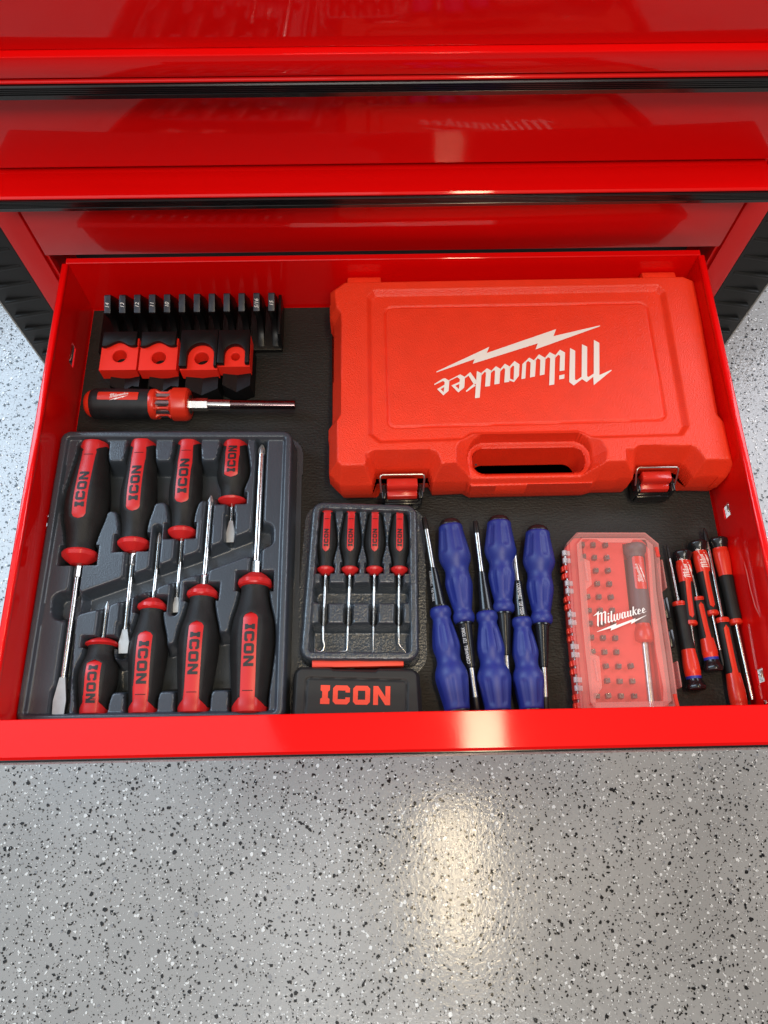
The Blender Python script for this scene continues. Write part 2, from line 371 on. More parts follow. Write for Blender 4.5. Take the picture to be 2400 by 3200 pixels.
b = B(); b.box(-.357, .357, .445, .46, FZ + .10, .46); b.box(-.357, .357, .061, .445, .46, .475); b.box(-.357, .357, .0612, .445, FZ + .09, FZ + .10); W(b.done('carcass', DARK, cab))
b = B(); b.box(-.329, .329, .075, .08, -.02, .17); W(b.done('added_shade_sheet', DARK, cab))  # dark sheet added to stand for shade behind the opening
def pull(b, z, y=0.021):                    # curved finger pull above a drawer face
    b.profile_x([(y, z - .0030), (y - .010, z - .0030), (y - .018, z - .0020), (y - .025, z - .0004), (y - .0285, z), (y - .0300, z - .0010),
                 (y - .0302, z - .0020), (y - .0290, z - .0026), (y - .018, z - .0042), (y, z - .0052)], -.3355, .3355)
def trim(par, z, y=0.021, ext=.3362):
    b = B(); n = 4
    pr = [(y - .0286, z - .0027), (y - .0315, z - .0026)]
    for k in range(n):
        zz = z - .0034 - k * .0015
        pr += [(y - .0322, zz), (y - .0322, zz - .0008), (y - .0308, zz - .0011), (y - .0308, zz - .0014)]
    pr += [(y - .0322, z - .0100), (y - .0316, z - .0138), (y - .0296, z - .0142), (y - .0286, z - .0110)]
    b.profile_x(pr, -ext, ext); return b.done('handle_trim', TRIM, par, 20)
def drawer_front(z0, z1, label):
    d = bpy.data.objects.new('drawer', None); COL.objects.link(d); d.parent = cab; d.matrix_parent_inverse = Matrix.Translation((0, -0.03, -FZ)); d['label'] = label
    b = B(); b.box(-.3288, .3288, .021, .030, z0, z1 - .003, .0010); pull(b, z1)
    b.done('front_panel', RED, d, 40); trim(d, z1)
    return d
drawer_front(.0569, .1614, 'closed drawer directly above the open one')
drawer_front(.1640, .2694, 'second closed drawer above the open one')
# wide upper drawer whose face stands further forward
d = bpy.data.objects.new('drawer', None); COL.objects.link(d); d.parent = cab; d.matrix_parent_inverse = Matrix.Translation((0, -0.03, -FZ)); d['label'] = 'deep upper drawer cut off by the top of the picture'
b = B(); b.box(-.345, .345, -.003, .030, .2885, .44, .0008); b.box(-.345, .345, -.0095, .030, .2712, .2879, .0016); b.done('front_panel', RED, d, 40)

# open drawer
dr = bpy.data.objects.new('drawer', None); COL.objects.link(dr); dr.parent = cab; dr.matrix_parent_inverse = Matrix.Translation((0, -0.03, -FZ)); dr['label'] = 'drawer pulled fully open and full of hand tools'
b = B(); b.box(-.3025, .3025, DF - .004, .002, -.006, -.003); b.done('drawer_bottom', RED, dr)
def side(sx, holes):
    b = B(); x = sorted((sx * DX, sx * (DX + .0016)))
    y = DF
    for (ya, yb, za, zb) in sorted(holes):
        b.box(*x, y, ya, -.004, DH - .004); b.box(*x, ya, yb, -.004, za); b.box(*x, ya, yb, zb, DH - .004); y = yb
    b.box(*x, y, .0005, -.004, DH - .004)
    # rolled top hem
    pr = [(sx * (DX - .0002), DH - .0045), (sx * (DX - .0002), DH - .0012), (sx * (DX + .0010), DH), (sx * (DX + .0048), DH), (sx * (DX + .0060), DH - .0012), (sx * (DX + .0060), DH - .0080), (sx * (DX + .0018), DH - .0080)]
    m = Matrix(((1, 0, 0, 0), (0, 0, 1, 0), (0, 1, 0, 0), (0, 0, 0, 1)))
    b.prism(pr, DF, .0005, .0006, 0, m)
    o = b.done('side_wall', RED, dr, 35); return o
hr = [(-.2502, -.2387, .0160, .0285), (-.3960, -.3850, .0160, .0285)]
hl = [(-.0860, -.0640, .0240, .0346), (-.2500, -.2387, .0160, .0285), (-.3960, -.3850, .0160, .0285)]
side(1, hr); side(-1, hl)
for sx, hs in ((1, hr), (-1, hl)):
    for (ya, yb, za, zb) in hs:
        b = B(); b.box(*sorted((sx * (DX + .0020), sx * (DX + .0032))), ya + .001, yb - .0015, zb - .0045, zb + .004, .0003)
        b.box(*sorted((sx * (DX - .0009), sx * (DX + .0020))), ya + .0035, yb - .002, zb - .0028, zb - .0012, .0003)
        b.done('slide_clip', DSTEEL if sx > 0 else STEEL, dr)
b = B(); b.box(-.3018, .3018, .0006, .0022, -.004, DH - .0012); b.profile_x([(.0004, DH - .002), (.0004, DH - .0004), (.0010, DH), (.0062, DH), (.0062, DH - .0015), (.0024, DH - .002)], -.3018, .3018)
b.done('back_wall', RED, dr, 30)
b = B(); b.box(-.3350, .3350, DF - .024, DF, -.030, DH - .0065, .0008)
b.profile_x([(DF, DH - .0060), (DF, DH - .0006), (DF - .0006, DH), (DF - .0270, DH + .0004), (DF - .0288, DH - .0014), (DF - .0290, DH - .0040), (DF - .024, DH - .0060)], -.3350, .3350)
b.done('front_panel', RED, dr, 35)
t = trim(dr, DH + .0008, DF + .0020, .3356)
# rivets on the front end of the side walls
for sx in (-1, 1):
    b = B(); m = Matrix.Translation((sx * DX, -.412, .022)) @ Matrix.Rotation(sx * -PI / 2, 4, 'Z')
    t2 = bmesh.new(); bmesh.ops.create_uvsphere(t2, u_segments=12, v_segments=6, radius=.0024); b._take(t2, 0, m @ Matrix.Diagonal((1, .4, 1, 1))); b.done('rivet', STEEL, dr)

for pts in (((2325, 1755), (2334, 1790), (2345, 1842), (2360, 1895), (2375, 1928)), ((2339, 1958), (2349, 2015), (2362, 2090))):
    q = []
    for (px, py) in pts:
        d_ = ray(px, py); t_ = (.2998 - CAM_LOC[0]) / d_[0]; q.append(tuple(CAM_LOC + d_ * t_))
    b = B(); b.tube(q, [.00008, .00030, .00022, .00034, .00010][:len(q)], 5); b.done('scratch', mat('scratched_primer', (0.55, 0.22, 0.20), 0.5), dr)

# liner
lm = bpy.data.materials.new('liner'); lm.use_nodes = True; nt = lm.node_tree; Nn = nt.nodes; Ll = nt.links; pb = Nn['Principled BSDF']
pb.inputs['Roughness'].default_value = 0.55; pb.inputs['Specular IOR Level'].default_value = 0.35
tc = Nn.new('ShaderNodeTexCoord'); mp = Nn.new('ShaderNodeMapping'); mp.inputs['Scale'].default_value = (0.22, 1.0, 1.0); wv = Nn.new('ShaderNodeTexNoise'); wv.inputs['Scale'].default_value = 620
no = Nn.new('ShaderNodeTexNoise'); no.inputs['Scale'].default_value = 420; no2 = Nn.new('ShaderNodeTexNoise'); no2.inputs['Scale'].default_value = 11; no2.inputs['Detail'].default_value = 8
for k in (no, no2, mp): Ll.new(tc.outputs['Object'], k.inputs['Vector'])
Ll.new(mp.outputs[0], wv.inputs['Vector'])
ad = Nn.new('ShaderNodeMath'); ad.operation = 'ADD'; Ll.new(wv.outputs['Fac'], ad.inputs[0]); Ll.new(no.outputs['Fac'], ad.inputs[1])
bp = Nn.new('ShaderNodeBump'); bp.inputs['Strength'].default_value = .7; bp.inputs['Distance'].default_value = .0006; Ll.new(ad.outputs[0], bp.inputs['Height']); Ll.new(bp.outputs[0], pb.inputs['Normal'])
cr = Nn.new('ShaderNodeValToRGB'); cr.color_ramp.elements[0].position = .35; cr.color_ramp.elements[1].position = .8; cr.color_ramp.elements[0].color = (.009, .0088, .0080, 1); cr.color_ramp.elements[1].color = (.026, .0255, .0225, 1)
Ll.new(no2.outputs['Fac'], cr.inputs['Fac']); Ll.new(cr.outputs['Color'], pb.inputs['Base Color'])
b = B(); b.box(-.2985, .2985, DF + .002, -.0015, -.0028, 0.0); tag(b.done('drawer_liner', lm), 'black ribbed rubber mat lining the bottom of the open drawer', 'drawer liner')

# ================================================================== SCREWDRIVERS
def spread(px_cap, px_tip, z):
    a = at(*px_cap, z); c = at(*px_tip, z); d = c - a; return a, math.atan2(-d.x, d.y), d.length
def facet(y, th, k=.40, n=6):
    a = (th + PI / n) % (2 * PI / n) - PI / n
    return (1 - k) + k * math.cos(PI / n) / math.cos(a) * 1.04
def interp(prof, s):
    for (a, ra), (c, rc) in zip(prof, prof[1:]):
        if s <= c: return ra + (rc - ra) * (s - a) / max(c - a, 1e-9)
    return prof[-1][1]
def smooth_prof(prof, step=.0025):
    out = []; P = [prof[0]] + list(prof) + [prof[-1]]
    for i in range(1, len(P) - 2):
        p0, p1, p2, p3 = P[i - 1], P[i], P[i + 1], P[i + 2]; n = max(1, int((p2[0] - p1[0]) / step))
        for k in range(n):
            t = k / n
            m1 = (p2[1] - p0[1]) / max(p2[0] - p0[0], 1e-6) * (p2[0] - p1[0]); m2 = (p3[1] - p1[1]) / max(p3[0] - p1[0], 1e-6) * (p2[0] - p1[0])
            h = (2 * t**3 - 3 * t**2 + 1) * p1[1] + (t**3 - 2 * t**2 + t) * m1 + (-2 * t**3 + 3 * t**2) * p2[1] + (t**3 - t**2) * m2
            out.append((p1[0] + (p2[0] - p1[0]) * t, h))
    out.append(prof[-1]); return out
PITCH = []                                   # every tray tool's plan for the tray pockets
def blade_part(par, kind, s0, s1, rs, w=0.0):
    """shaft end: slotted blade (width 2w) or cross point"""
    b = B()
    if kind == 'slot':
        L = s1 - s0; t = .0011
        V = [(-rs * .95, s0, rs * .8), (rs * .95, s0, rs * .8), (-w, s0 + L * .55, t * 1.3), (w, s0 + L * .55, t * 1.3), (-w * .86, s1, t * .5), (w * .86, s1, t * .5)]
        bm = b.bm; top = [bm.verts.new(v) for v in V]; bot = [bm.verts.new((v[0], v[1], -v[2])) for v in V]
        for i in (0, 2):
            bm.faces.new((top[i], top[i + 1], top[i + 3], top[i + 2])); bm.faces.new((bot[i], bot[i + 2], bot[i + 3], bot[i + 1]))
            bm.faces.new((top[i], top[i + 2], bot[i + 2], bot[i])); bm.faces.new((top[i + 1], bot[i + 1], bot[i + 3], top[i + 3]))
        bm.faces.new((top[0], bot[0], bot[1], top[1])); bm.faces.new((top[4], top[5], bot[5], bot[4]))
        bmesh.ops.recalc_face_normals(bm, faces=bm.faces); return b.done('blade', MATTE, par, 20)
    L = s1 - s0
    def sh(y, th): u = (y - s0) / L; return 1 - (.42 * min(1, u * 2.2)) * (0.5 + 0.5 * math.cos(4 * th + PI)) ** 2
    b.lathe([(s0, rs), (s0 + L * .25, rs * 1.02), (s0 + L * .5, rs * .95), (s0 + L * .8, rs * .55), (s1, rs * .22)], 32, sh)
    return b.done('point', MATTE, par, 30)
def icon_driver(i, name, label, cap, hend, tip, rc, rm, rk, kind, rs, w=0, hexl=.012, group='red and black screwdrivers in the large grey tray', pick=None, z=None, striph=.0062, lett=.0088, endm=.67):
    z = z if z is not None else rm + .0035
    a, ang, L = spread(cap, hend, z); _, ang2, LT = spread(cap, tip, z)
    o = root(name, label, 'hook and pick' if pick is not None else 'screwdriver', group, a, ang2)
    L = L * .995
    pr = smooth_prof([(0, rc * .72), (.0012, rc * .95), (.004, rc), (.09 * L + .001, rc * .99), (.30 * L, rc + (rm - rc) * .55), (.50 * L, rm), (.64 * L, rm * .93), (.76 * L, rm * .74), (.86 * L, rk * .80), (.905 * L, rk * .84)])
    if rk > .012: pass
    b = B(); b.lathe([(y, r * (.965 if y < endm * L + .001 else .86)) for y, r in pr] + [(.905 * L, rk * .5)], 48, facet); b.done('handle_core', HRED, o, 40)
    R = lambda s: interp(pr, s)
    # rubber grip: wraps everything except the stripe on top
    k_c = rc / .0132; s_a, s_c, s_e, s_f = .0050 * k_c, .0105 * k_c, endm * L, .905 * L
    rings = []; n = 44; bm = bmesh.new()
    S = [s_a + (s_c - s_a) * k / 6 for k in range(7)] + [s_c + (s_e - s_c) * k / 22 for k in range(1, 23)] + [s_e + .0016] + [s_e + .0016 + (s_f - s_e - .0016) * k / 14 for k in range(1, 15)]
    for q, s in enumerate(S):
        hw = striph * (1 + .0 * s)
        if s > s_e + .0015: hw = 0
        elif s > s_e - .0012: hw = striph * .68
        if s < s_c: hw = striph + (1 - (s - s_a) / (s_c - s_a)) * (R(s) * 1.25 - striph)
        th0 = hw / R(s); ring = []
        for k in range(n + 1):
            th = th0 + (2 * PI - 2 * th0) * k / n
            edge = (hw > 0 and k in (0, n)) or q in (0, len(S) - 1)
            # long flutes that run into the neck
            u = min(1, max(0, (s / L - endm + .03) / .16)); fl_ = .045 * R(s) * u * (1 - u * .3) * math.cos(6 * th)
            r = R(s) * facet(s, th) * (1.0 if not edge else .962) + (fl_ if not edge else 0)
            ring.append(bm.verts.new((r * math.sin(th), s, r * math.cos(th))))
        rings.append(ring)
    for r0, r1 in zip(rings, rings[1:]):
        for k in range(n): bm.faces.new((r0[k], r0[k + 1], r1[k + 1], r1[k]))
    bmesh.ops.remove_doubles(bm, verts=bm.verts, dist=1e-5); bmesh.ops.recalc_face_normals(bm, faces=bm.faces)
    me = bpy.data.meshes.new('grip'); bm.to_mesh(me); bm.free(); link('grip', me, RUBBER, o, 50)
    # faceted red collar
    b = B(); c0 = .895 * L
    b.lathe([(c0, rk * .80), (c0 + .001, rk * .93), (c0 + .022 * L, rk), (c0 + .05 * L, rk * .96), (c0 + .078 * L, rk * .74), (L, rk * .45)], 40, lambda y, th: facet(y, th, .9, 8) if c0 + .002 < y < L - .002 else 1)
    b.done('collar', HRED, o, 25)
    # letters
    def fn(u, v, s0=0.0):
        s = s0 - u; r = R(s) * 1.0; th = v / r; rr = r * facet(s, th) * .965 + .00025
        return (rr * math.sin(th), s, rr * math.cos(th))
    tl = lett * ICON_W; s1 = endm * L - (.075 * L if L > .09 else .05 * L); sc_ = lett
    if tl > s1 - .14 * L: sc_ = (s1 - .14 * L) / ICON_W
    patch([([(p[0] * sc_, (p[1] - .5) * lett) for p in a_], [[(p[0] * sc_, (p[1] - .5) * lett) for p in h] for h in h_]) for a_, h_ in ICON],
          lambda u, v: fn(u, v, s1), 'lettering', PRINTBLK, o, 2)
    # seam near the cap
    b = B(); sy = .092 * L + .006; yy = [fn(0, v, sy) for v in np.linspace(-striph * .7, striph * .7, 7)]
    b.tube(yy, .00028, 6); b.done('seam', PRINTBLK, o)
    # shaft
    b = B()
    if pick is None:
        if hexl: b.lathe([(L - .003, rs * 1.28), (L + hexl - .001, rs * 1.28), (L + hexl, rs * 1.05)], 6, None); b.done('bolster', STEEL, o, 20); b = B()
        tl_ = .020 if kind == 'slot' and w > .0035 else .013
        if kind != 'slot': tl_ = .010
        if w > .0044: tl_ = .034
        b.lathe([(L - .003, rs), (LT - tl_, rs)], 20); b.done('shaft', STEEL, o, 40)
        blade_part(o, kind, LT - tl_, LT, rs * (1.12 if kind != 'slot' else 1), w)
    else:
        inv = Matrix.Rotation(-ang2, 3, 'Z'); pts = [(0, L - .003, 0)]
        P3 = [inv @ (at(*p, z) - a) for p in pick]
        pts += [tuple(p) for p in P3]; k = len(pts); rad = [rs] + [rs * (1 - .80 * (i / (k - 1)) ** 1.5) for i in range(1, k)]
        b.tube(pts, rad, 12); b.done('shaft', STEEL, o, 50)
    PITCH.append((i, a, ang2, L, LT, pr, rs, rk, w)); return o
A_ = lambda x, y: (x * .28933, 1300 + y * .28933)
TR = 'tray'
icon_driver(TR, 'slotted_screwdriver', 'longest slotted screwdriver, at the tray corner beside the left drawer wall, wide blade pointing down', (299, 1387), (248, 1768), (179, 2252), .0132, .0195, .0153, 'slot', .0024, .0052)
icon_driver(TR, 'slotted_screwdriver', 'slotted screwdriver second from the left wall in the upper row, hexagonal bolster on its shaft', (450, 1383), (417, 1729), (385, 2042), .0122, .0163, .0140, 'slot', .0021, .0042)
icon_driver(TR, 'slotted_screwdriver', 'thin slotted screwdriver between the bolstered one and the stubby one, upper row', (594, 1378), (571, 1690), (549, 1914), .0114, .0150, .0126, 'slot', .0016, .0026, 0)
icon_driver(TR, 'stubby_slotted_screwdriver', 'stubby slotted screwdriver with short flat blade, top of the large grey tray', (736, 1382), (727, 1583), (719, 1695), .0116, .0150, .0128, 'slot', .0016, .0036, 0, lett=.0080, endm=.62)
icon_driver(TR, 'stubby_phillips_screwdriver', 'stubby cross-point screwdriver in the lower row next to the longest blade', (292, 2238), (321, 1996), (337, 1880), .0122, .0160, .0138, 'cross', .0017, 0, 0, lett=.0080, endm=.66)
icon_driver(TR, 'phillips_screwdriver', 'smallest full-length cross-point screwdriver, second in the lower row of the tray', (445, 2236), (478, 1871), (499, 1665), .0122, .0160, .0125, 'cross', .0017, 0, 0)
icon_driver(TR, 'phillips_screwdriver', 'cross-point screwdriver third in the lower row, short square bolster under its tip end', (603, 2233), (635, 1829), (660, 1549), .0133, .0172, .0135, 'cross', .0023, 0, .010)
icon_driver(TR, 'phillips_screwdriver', 'largest cross-point screwdriver, lying along the right edge of the large grey tray', (778, 2233), (800, 1792), (819, 1390), .0148, .0186, .0148, 'cross', .0030, 0, .012)
PK = lambda x, y: (890 + x * .27728, 1880 + y * .27728)
kw = dict(group='four small picks in the small grey tray', striph=.0031, lett=.0042, z=.0165)
icon_driver('small', 'hook_pick', 'small pick with rounded hook tip, first in the small tray', (1025, 1592), (1016, 1797), (1009, 2030), .0066, .0094, .0077, 'x', .0013, pick=[PK(432, 300), PK(430, 440), PK(447, 500), PK(438, 545), PK(400, 570), PK(365, 558), PK(338, 530)], **kw)
icon_driver('small', 'right_angle_pick', 'small pick with right-angle tip, second in the small tray', (1099.6, 1592), (1093, 1797), (1086, 2030), .0066, .0094, .0077, 'x', .0013, pick=[PK(712, 300), PK(706, 500), PK(703, 548), PK(685, 560), PK(600, 566)], **kw)
icon_driver('small', 'straight_pick', 'small pick with straight needle tip, third in the small tray', (1173, 1592), (1170, 1797), (1166, 2038), .0066, .0094, .0077, 'x', .0013, pick=[PK(1000, 200), PK(998, 380), PK(996, 565)], **kw)
icon_driver('small', 'angled_pick', 'small pick with slanted bent tip, beside the tray edge near the blue screwdrivers', (1249, 1593), (1247, 1797), (1246, 2010), .0066, .0094, .0077, 'x', .0013, pick=[PK(1284, 300), PK(1284, 470), PK(1300, 500), PK(1368, 577)], **kw)

# ================================================================== TRAYS
def tool_sd(X, Y, T, clear):
    _, a, ang, L, LT, pr, rs, rk, w = T
    ux, uy = -math.sin(ang), math.cos(ang); s = (X - a.x) * ux + (Y - a.y) * uy; wv_ = np.abs((X - a.x) * uy - (Y - a.y) * ux)
    ps = np.array([p[0] for p in pr] + [L]); rr = np.array([p[1] for p in pr] + [rk]); r = np.interp(s, ps, rr); r = np.where(s > .86 * L, rk, r)
    return np.maximum(wv_ - r, np.maximum(-s, s - L)) - clear
def smin(a, c, k=.003):
    h = np.clip(.5 + .5 * (c - a) / k, 0, 1); return c + (a - c) * h - k * h * (1 - h)
px_poly = lambda pts, z: [(q.x, q.y) for q in (at(*p, z) for p in pts)]
ZT = .0275
def big_tray(X, Y):
    out = _inset(X, Y, px_poly([(193, 1347), (914, 1347), (886, 2250), (44, 2262)], ZT + .003), .009)
    rim = -out
    h = np.full(X.shape, ZT + .004)
    h = h - .004 * ss((rim - .0055) / .0028)                     # bead, then the step down to the plateau
    h = np.where(rim < .0022, ZT + .004 - (.0022 - np.clip(rim, 0, .0022)) ** 2 / .0022 * .9, h)
    pock = np.full(X.shape, 1e9)
    for T in PITCH:
        if T[0] == 'tray': pock = smin(pock, tool_sd(X, Y, T, .0022))
    rec = smin(sdf_poly(X, Y, px_poly([(262, 1440), (768, 1434), (760, 1475), (715, 1545), (610, 1572), (500, 1572), (360, 1600), (272, 1600)], ZT)),
               sdf_poly(X, Y, px_poly([(335, 2066), (530, 2010), (690, 1972), (780, 1972), (776, 2158), (330, 2168)], ZT)))
    pock = smin(pock, rec)
    floor1 = .0028
    h1 = ZT - (ZT - floor1) * ss(-pock / .0058)
    chan = np.full(X.shape, 1e9)
    for T in PITCH:
        if T[0] != 'tray': continue
        _, a, ang, L, LT, pr, rs, rk, w = T; u = np.array([-math.sin(ang), math.cos(ang)])
        p0 = (a.x + u[0] * (L - .002), a.y + u[1] * (L - .002)); p1 = (a.x + u[0] * (LT + .001), a.y + u[1] * (LT + .001))
        chan = np.minimum(chan, seg_sd(X, Y, p0, p1, rs + .0033))
        if w > .003:
            p2 = (a.x + u[0] * (LT - .022), a.y + u[1] * (LT - .022)); chan = np.minimum(chan, seg_sd(X, Y, p2, p1, w + .0025))
    dia = sdf_poly(X, Y, px_poly([(250, 1850), (405, 1795), (600, 1728), (795, 1652), (803, 1735), (772, 1739), (613, 1797), (521, 1825), (373, 1880), (304, 1905), (246, 1919)], ZT)) - .0005
    sc1 = _inset(X, Y, px_poly([(160, 1850), (252, 1838), (250, 1932), (155, 1945)], ZT), .009)
    sc2 = _inset(X, Y, px_poly([(792, 1632), (858, 1630), (858, 1706), (790, 1722)], ZT), .008)
    bl = sdf_poly(X, Y, px_poly([(195, 2150), (212, 1930), (240, 1930), (225, 2120), (215, 2262), (150, 2262)], ZT))
    chan = np.minimum(chan, bl)
    ch = smin(smin(chan, dia), smin(sc1, sc2), .004)
    h2 = ZT - (ZT - .0115) * ss(-ch / .0052)
    h = np.where(rim > .0080, np.minimum(h, np.minimum(h1, h2)), h)
    fl2 = _inset(X, Y, px_poly([(175, 1350), (947, 1390), (915, 2275), (20, 2285)], .002), .012)
    base = np.maximum(out, 0)
    hh = np.where(out > 0, np.maximum(ZT + .001 - base / .0014 * .024, .0022), h)
    fx = (out < .0075) & (X > -.2995) & (Y > DF + .001) & (Y < -.152)
    return hh, fx
tr1 = root('screwdriver_tray', 'large dark grey moulded plastic tray with shaped pockets holding eight screwdrivers', 'tool tray', loc=(-.19, -.29, 0))
o = hf('tray_body', -.2998, -.070, DF + .001, -.150, .0009, big_tray, TRAY, tr1, 0.0002); o.matrix_parent_inverse = Matrix.Translation((.19, .29, 0))
ZS = .0265
def small_tray(X, Y):
    out = _inset(X, Y, px_poly([(977, 1566), (1303, 1577), (1309, 2064), (936, 2062)], ZS), .010); rim = -out
    h = np.full(X.shape, ZS) - .0035 * ss((rim - .0058) / .002)
    h = np.where(rim < .0025, ZS - (.0025 - np.clip(rim, 0, .0025)) ** 2 / .0025 * .9, h); Z0 = ZS - .0035
    pock = np.full(X.shape, 1e9)
    for T in PITCH:
        if T[0] == 'small': pock = smin(pock, tool_sd(X, Y, T, .0012), .002)
    h1 = Z0 - (Z0 - .003) * ss(-pock / .0036)
    well = np.minimum(_inset(X, Y, px_poly([(968, 1818), (1296, 1818), (1298, 1888), (966, 1888)], Z0), .009), _inset(X, Y, px_poly([(958, 1944), (1300, 1944), (1300, 2048), (956, 2048)], Z0), .007))
    h2 = Z0 - (Z0 - .0045) * ss(-well / .0055)
    chan = np.full(X.shape, 1e9)
    for T in PITCH:
        if T[0] != 'small': continue
        _, a, ang, L, LT, pr, rs, rk, w = T; u = (-math.sin(ang), math.cos(ang))
        chan = np.minimum(chan, seg_sd(X, Y, (a.x + u[0] * (L - .002), a.y + u[1] * (L - .002)), (a.x + u[0] * (L + .042), a.y + u[1] * (L + .042)), .0048))
    h3 = Z0 - (Z0 - .006) * ss(-chan / .0032)
    h = np.where(rim > .0072, np.minimum(np.minimum(h, h1), np.minimum(h2, h3)), h)
    hh = np.where(out > 0, np.maximum(ZS - .002 - out / .0015 * .022, .0018), h)
    return hh, (out < .0085)
tr2 = root('pick_tray', 'small dark grey textured tray holding four picks above the black case', 'tool tray', loc=(-.02, -.30, 0))
o = hf('tray_body', -.0860, .0340, -.386, -.220, .0008, small_tray, TRAY2, tr2, 0.0002); o.matrix_parent_inverse = Matrix.Translation((.02, .30, 0))

# ================================================================== BLACK CASE
bc = root('black_bit_case', 'small black plastic case with orange block lettering below the pick tray', 'tool case', loc=(-.03, -.40, 0))
def inv(o, r): o.matrix_parent_inverse = Matrix.Translation(-Vector(r.location)); return o
ZB = .030
def bcase(X, Y):
    out = _inset(X, Y, px_poly([(916, 2078), (1313, 2085), (1324, 2262), (905, 2262)], .026), .009); rim = -out
    h = ZB - .010 * (1 - ss(rim / .0045)) ** 1.2
    notch = sdf_poly(X, Y, px_poly([(1020, 2070), (1038, 2098), (1178, 2103), (1196, 2070)], ZB)); h = h - .004 * ss(-notch / .003)
    gr = np.abs(_inset(X, Y, px_poly([(958, 2118), (1272, 2126), (1268, 2300), (946, 2300)], ZB), .003)); h = h - .0012 * (1 - ss(gr / .0016))
    return h, (out < .0002) & (Y > DF + .001)
o = inv(hf('lid', -.090, .030, DF + .001, -.370, .0008, bcase, CASEBLK, bc, .001), bc)
a = at(975, 2071, .022); c = at(1262, 2084, .022)
b = B(); b.box(a.x, c.x, a.y - .004, a.y + .0030, .012, .0225, .0008); inv(b.done('hinge_bar', ORANGE, bc), bc)
l0, l1, lu = at(1000, 2200, ZB), at(1219, 2204, ZB), at(1004, 2141, ZB)
W_ = (l1 - l0).length; Hh = (lu - l0).length; ex = (l1 - l0).normalized(); ey = Vector((-ex.y, ex.x, 0))
inv(patch(ICON, lambda u, v: l0 + ex * (u / ICON_W * W_) + ey * (v * Hh) + Vector((0, 0, .0003)), 'lettering', ORANGE, bc, 0), bc)

# ================================================================== RED CARRY CASE
rc = root('red_carry_case', 'large textured red plastic carry case with white script logo lying upside down', 'tool case', loc=(.12, -.11, 0))
CO = .031
def cpt(*pts, z=CO): return px_poly(pts, z)
_F = [(1029, 1489), (1064, 1523), (1163, 1522), (1176, 1472), (1339, 1470), (1352, 1514), (1452, 1510), (1474, 1522), (1843, 1514), (1870, 1506), (1972, 1504), (1984, 1456), (2128, 1456), (2160, 1499), (2261, 1500)]
_L = [(1033, 1010), (1044, 1030), (1041, 1330), (1029, 1348)]
_R = cpt((2290, 1464), (2258, 1322), (2240, 1300), (2186, 990), (2183, 975), (2165, 886), z=.048)
_K = cpt((2128, 866), (1075, 884), (1033, 914), z=.050)
OUT = cpt(*_F) + _R + _K + cpt(*_L)
OUTB = cpt((1029, 1489), (1064, 1523), (1163, 1522), (1176, 1490), (1339, 1488), (1352, 1514), (1452, 1510), (1474, 1522), (1843, 1514), (1870, 1506), (1972, 1504), (1984, 1474), (2128, 1474), (2160, 1499), (2261, 1500)) + _R + _K + cpt((1033, 1010), (1033, 1330), (1029, 1348))
HOLE = _rr = None
def rrect0(x0, x1, y0, y1, r, n=6):
    out = []
    for cx_, cy_, st in ((x1 - r, y1 - r, 0), (x0 + r, y1 - r, 1), (x0 + r, y0 + r, 2), (x1 - r, y0 + r, 3)):
        out += [(cx_ + r * math.cos((st + q / n) * PI / 2), cy_ + r * math.sin((st + q / n) * PI / 2)) for q in range(n + 1)]
    return out
_h0, _h1 = at(1480, 1481, .038), at(1821, 1396, .038)
HOLE = rrect0(_h0.x, _h1.x, _h0.y, _h1.y, .0105)
ZC = .0560
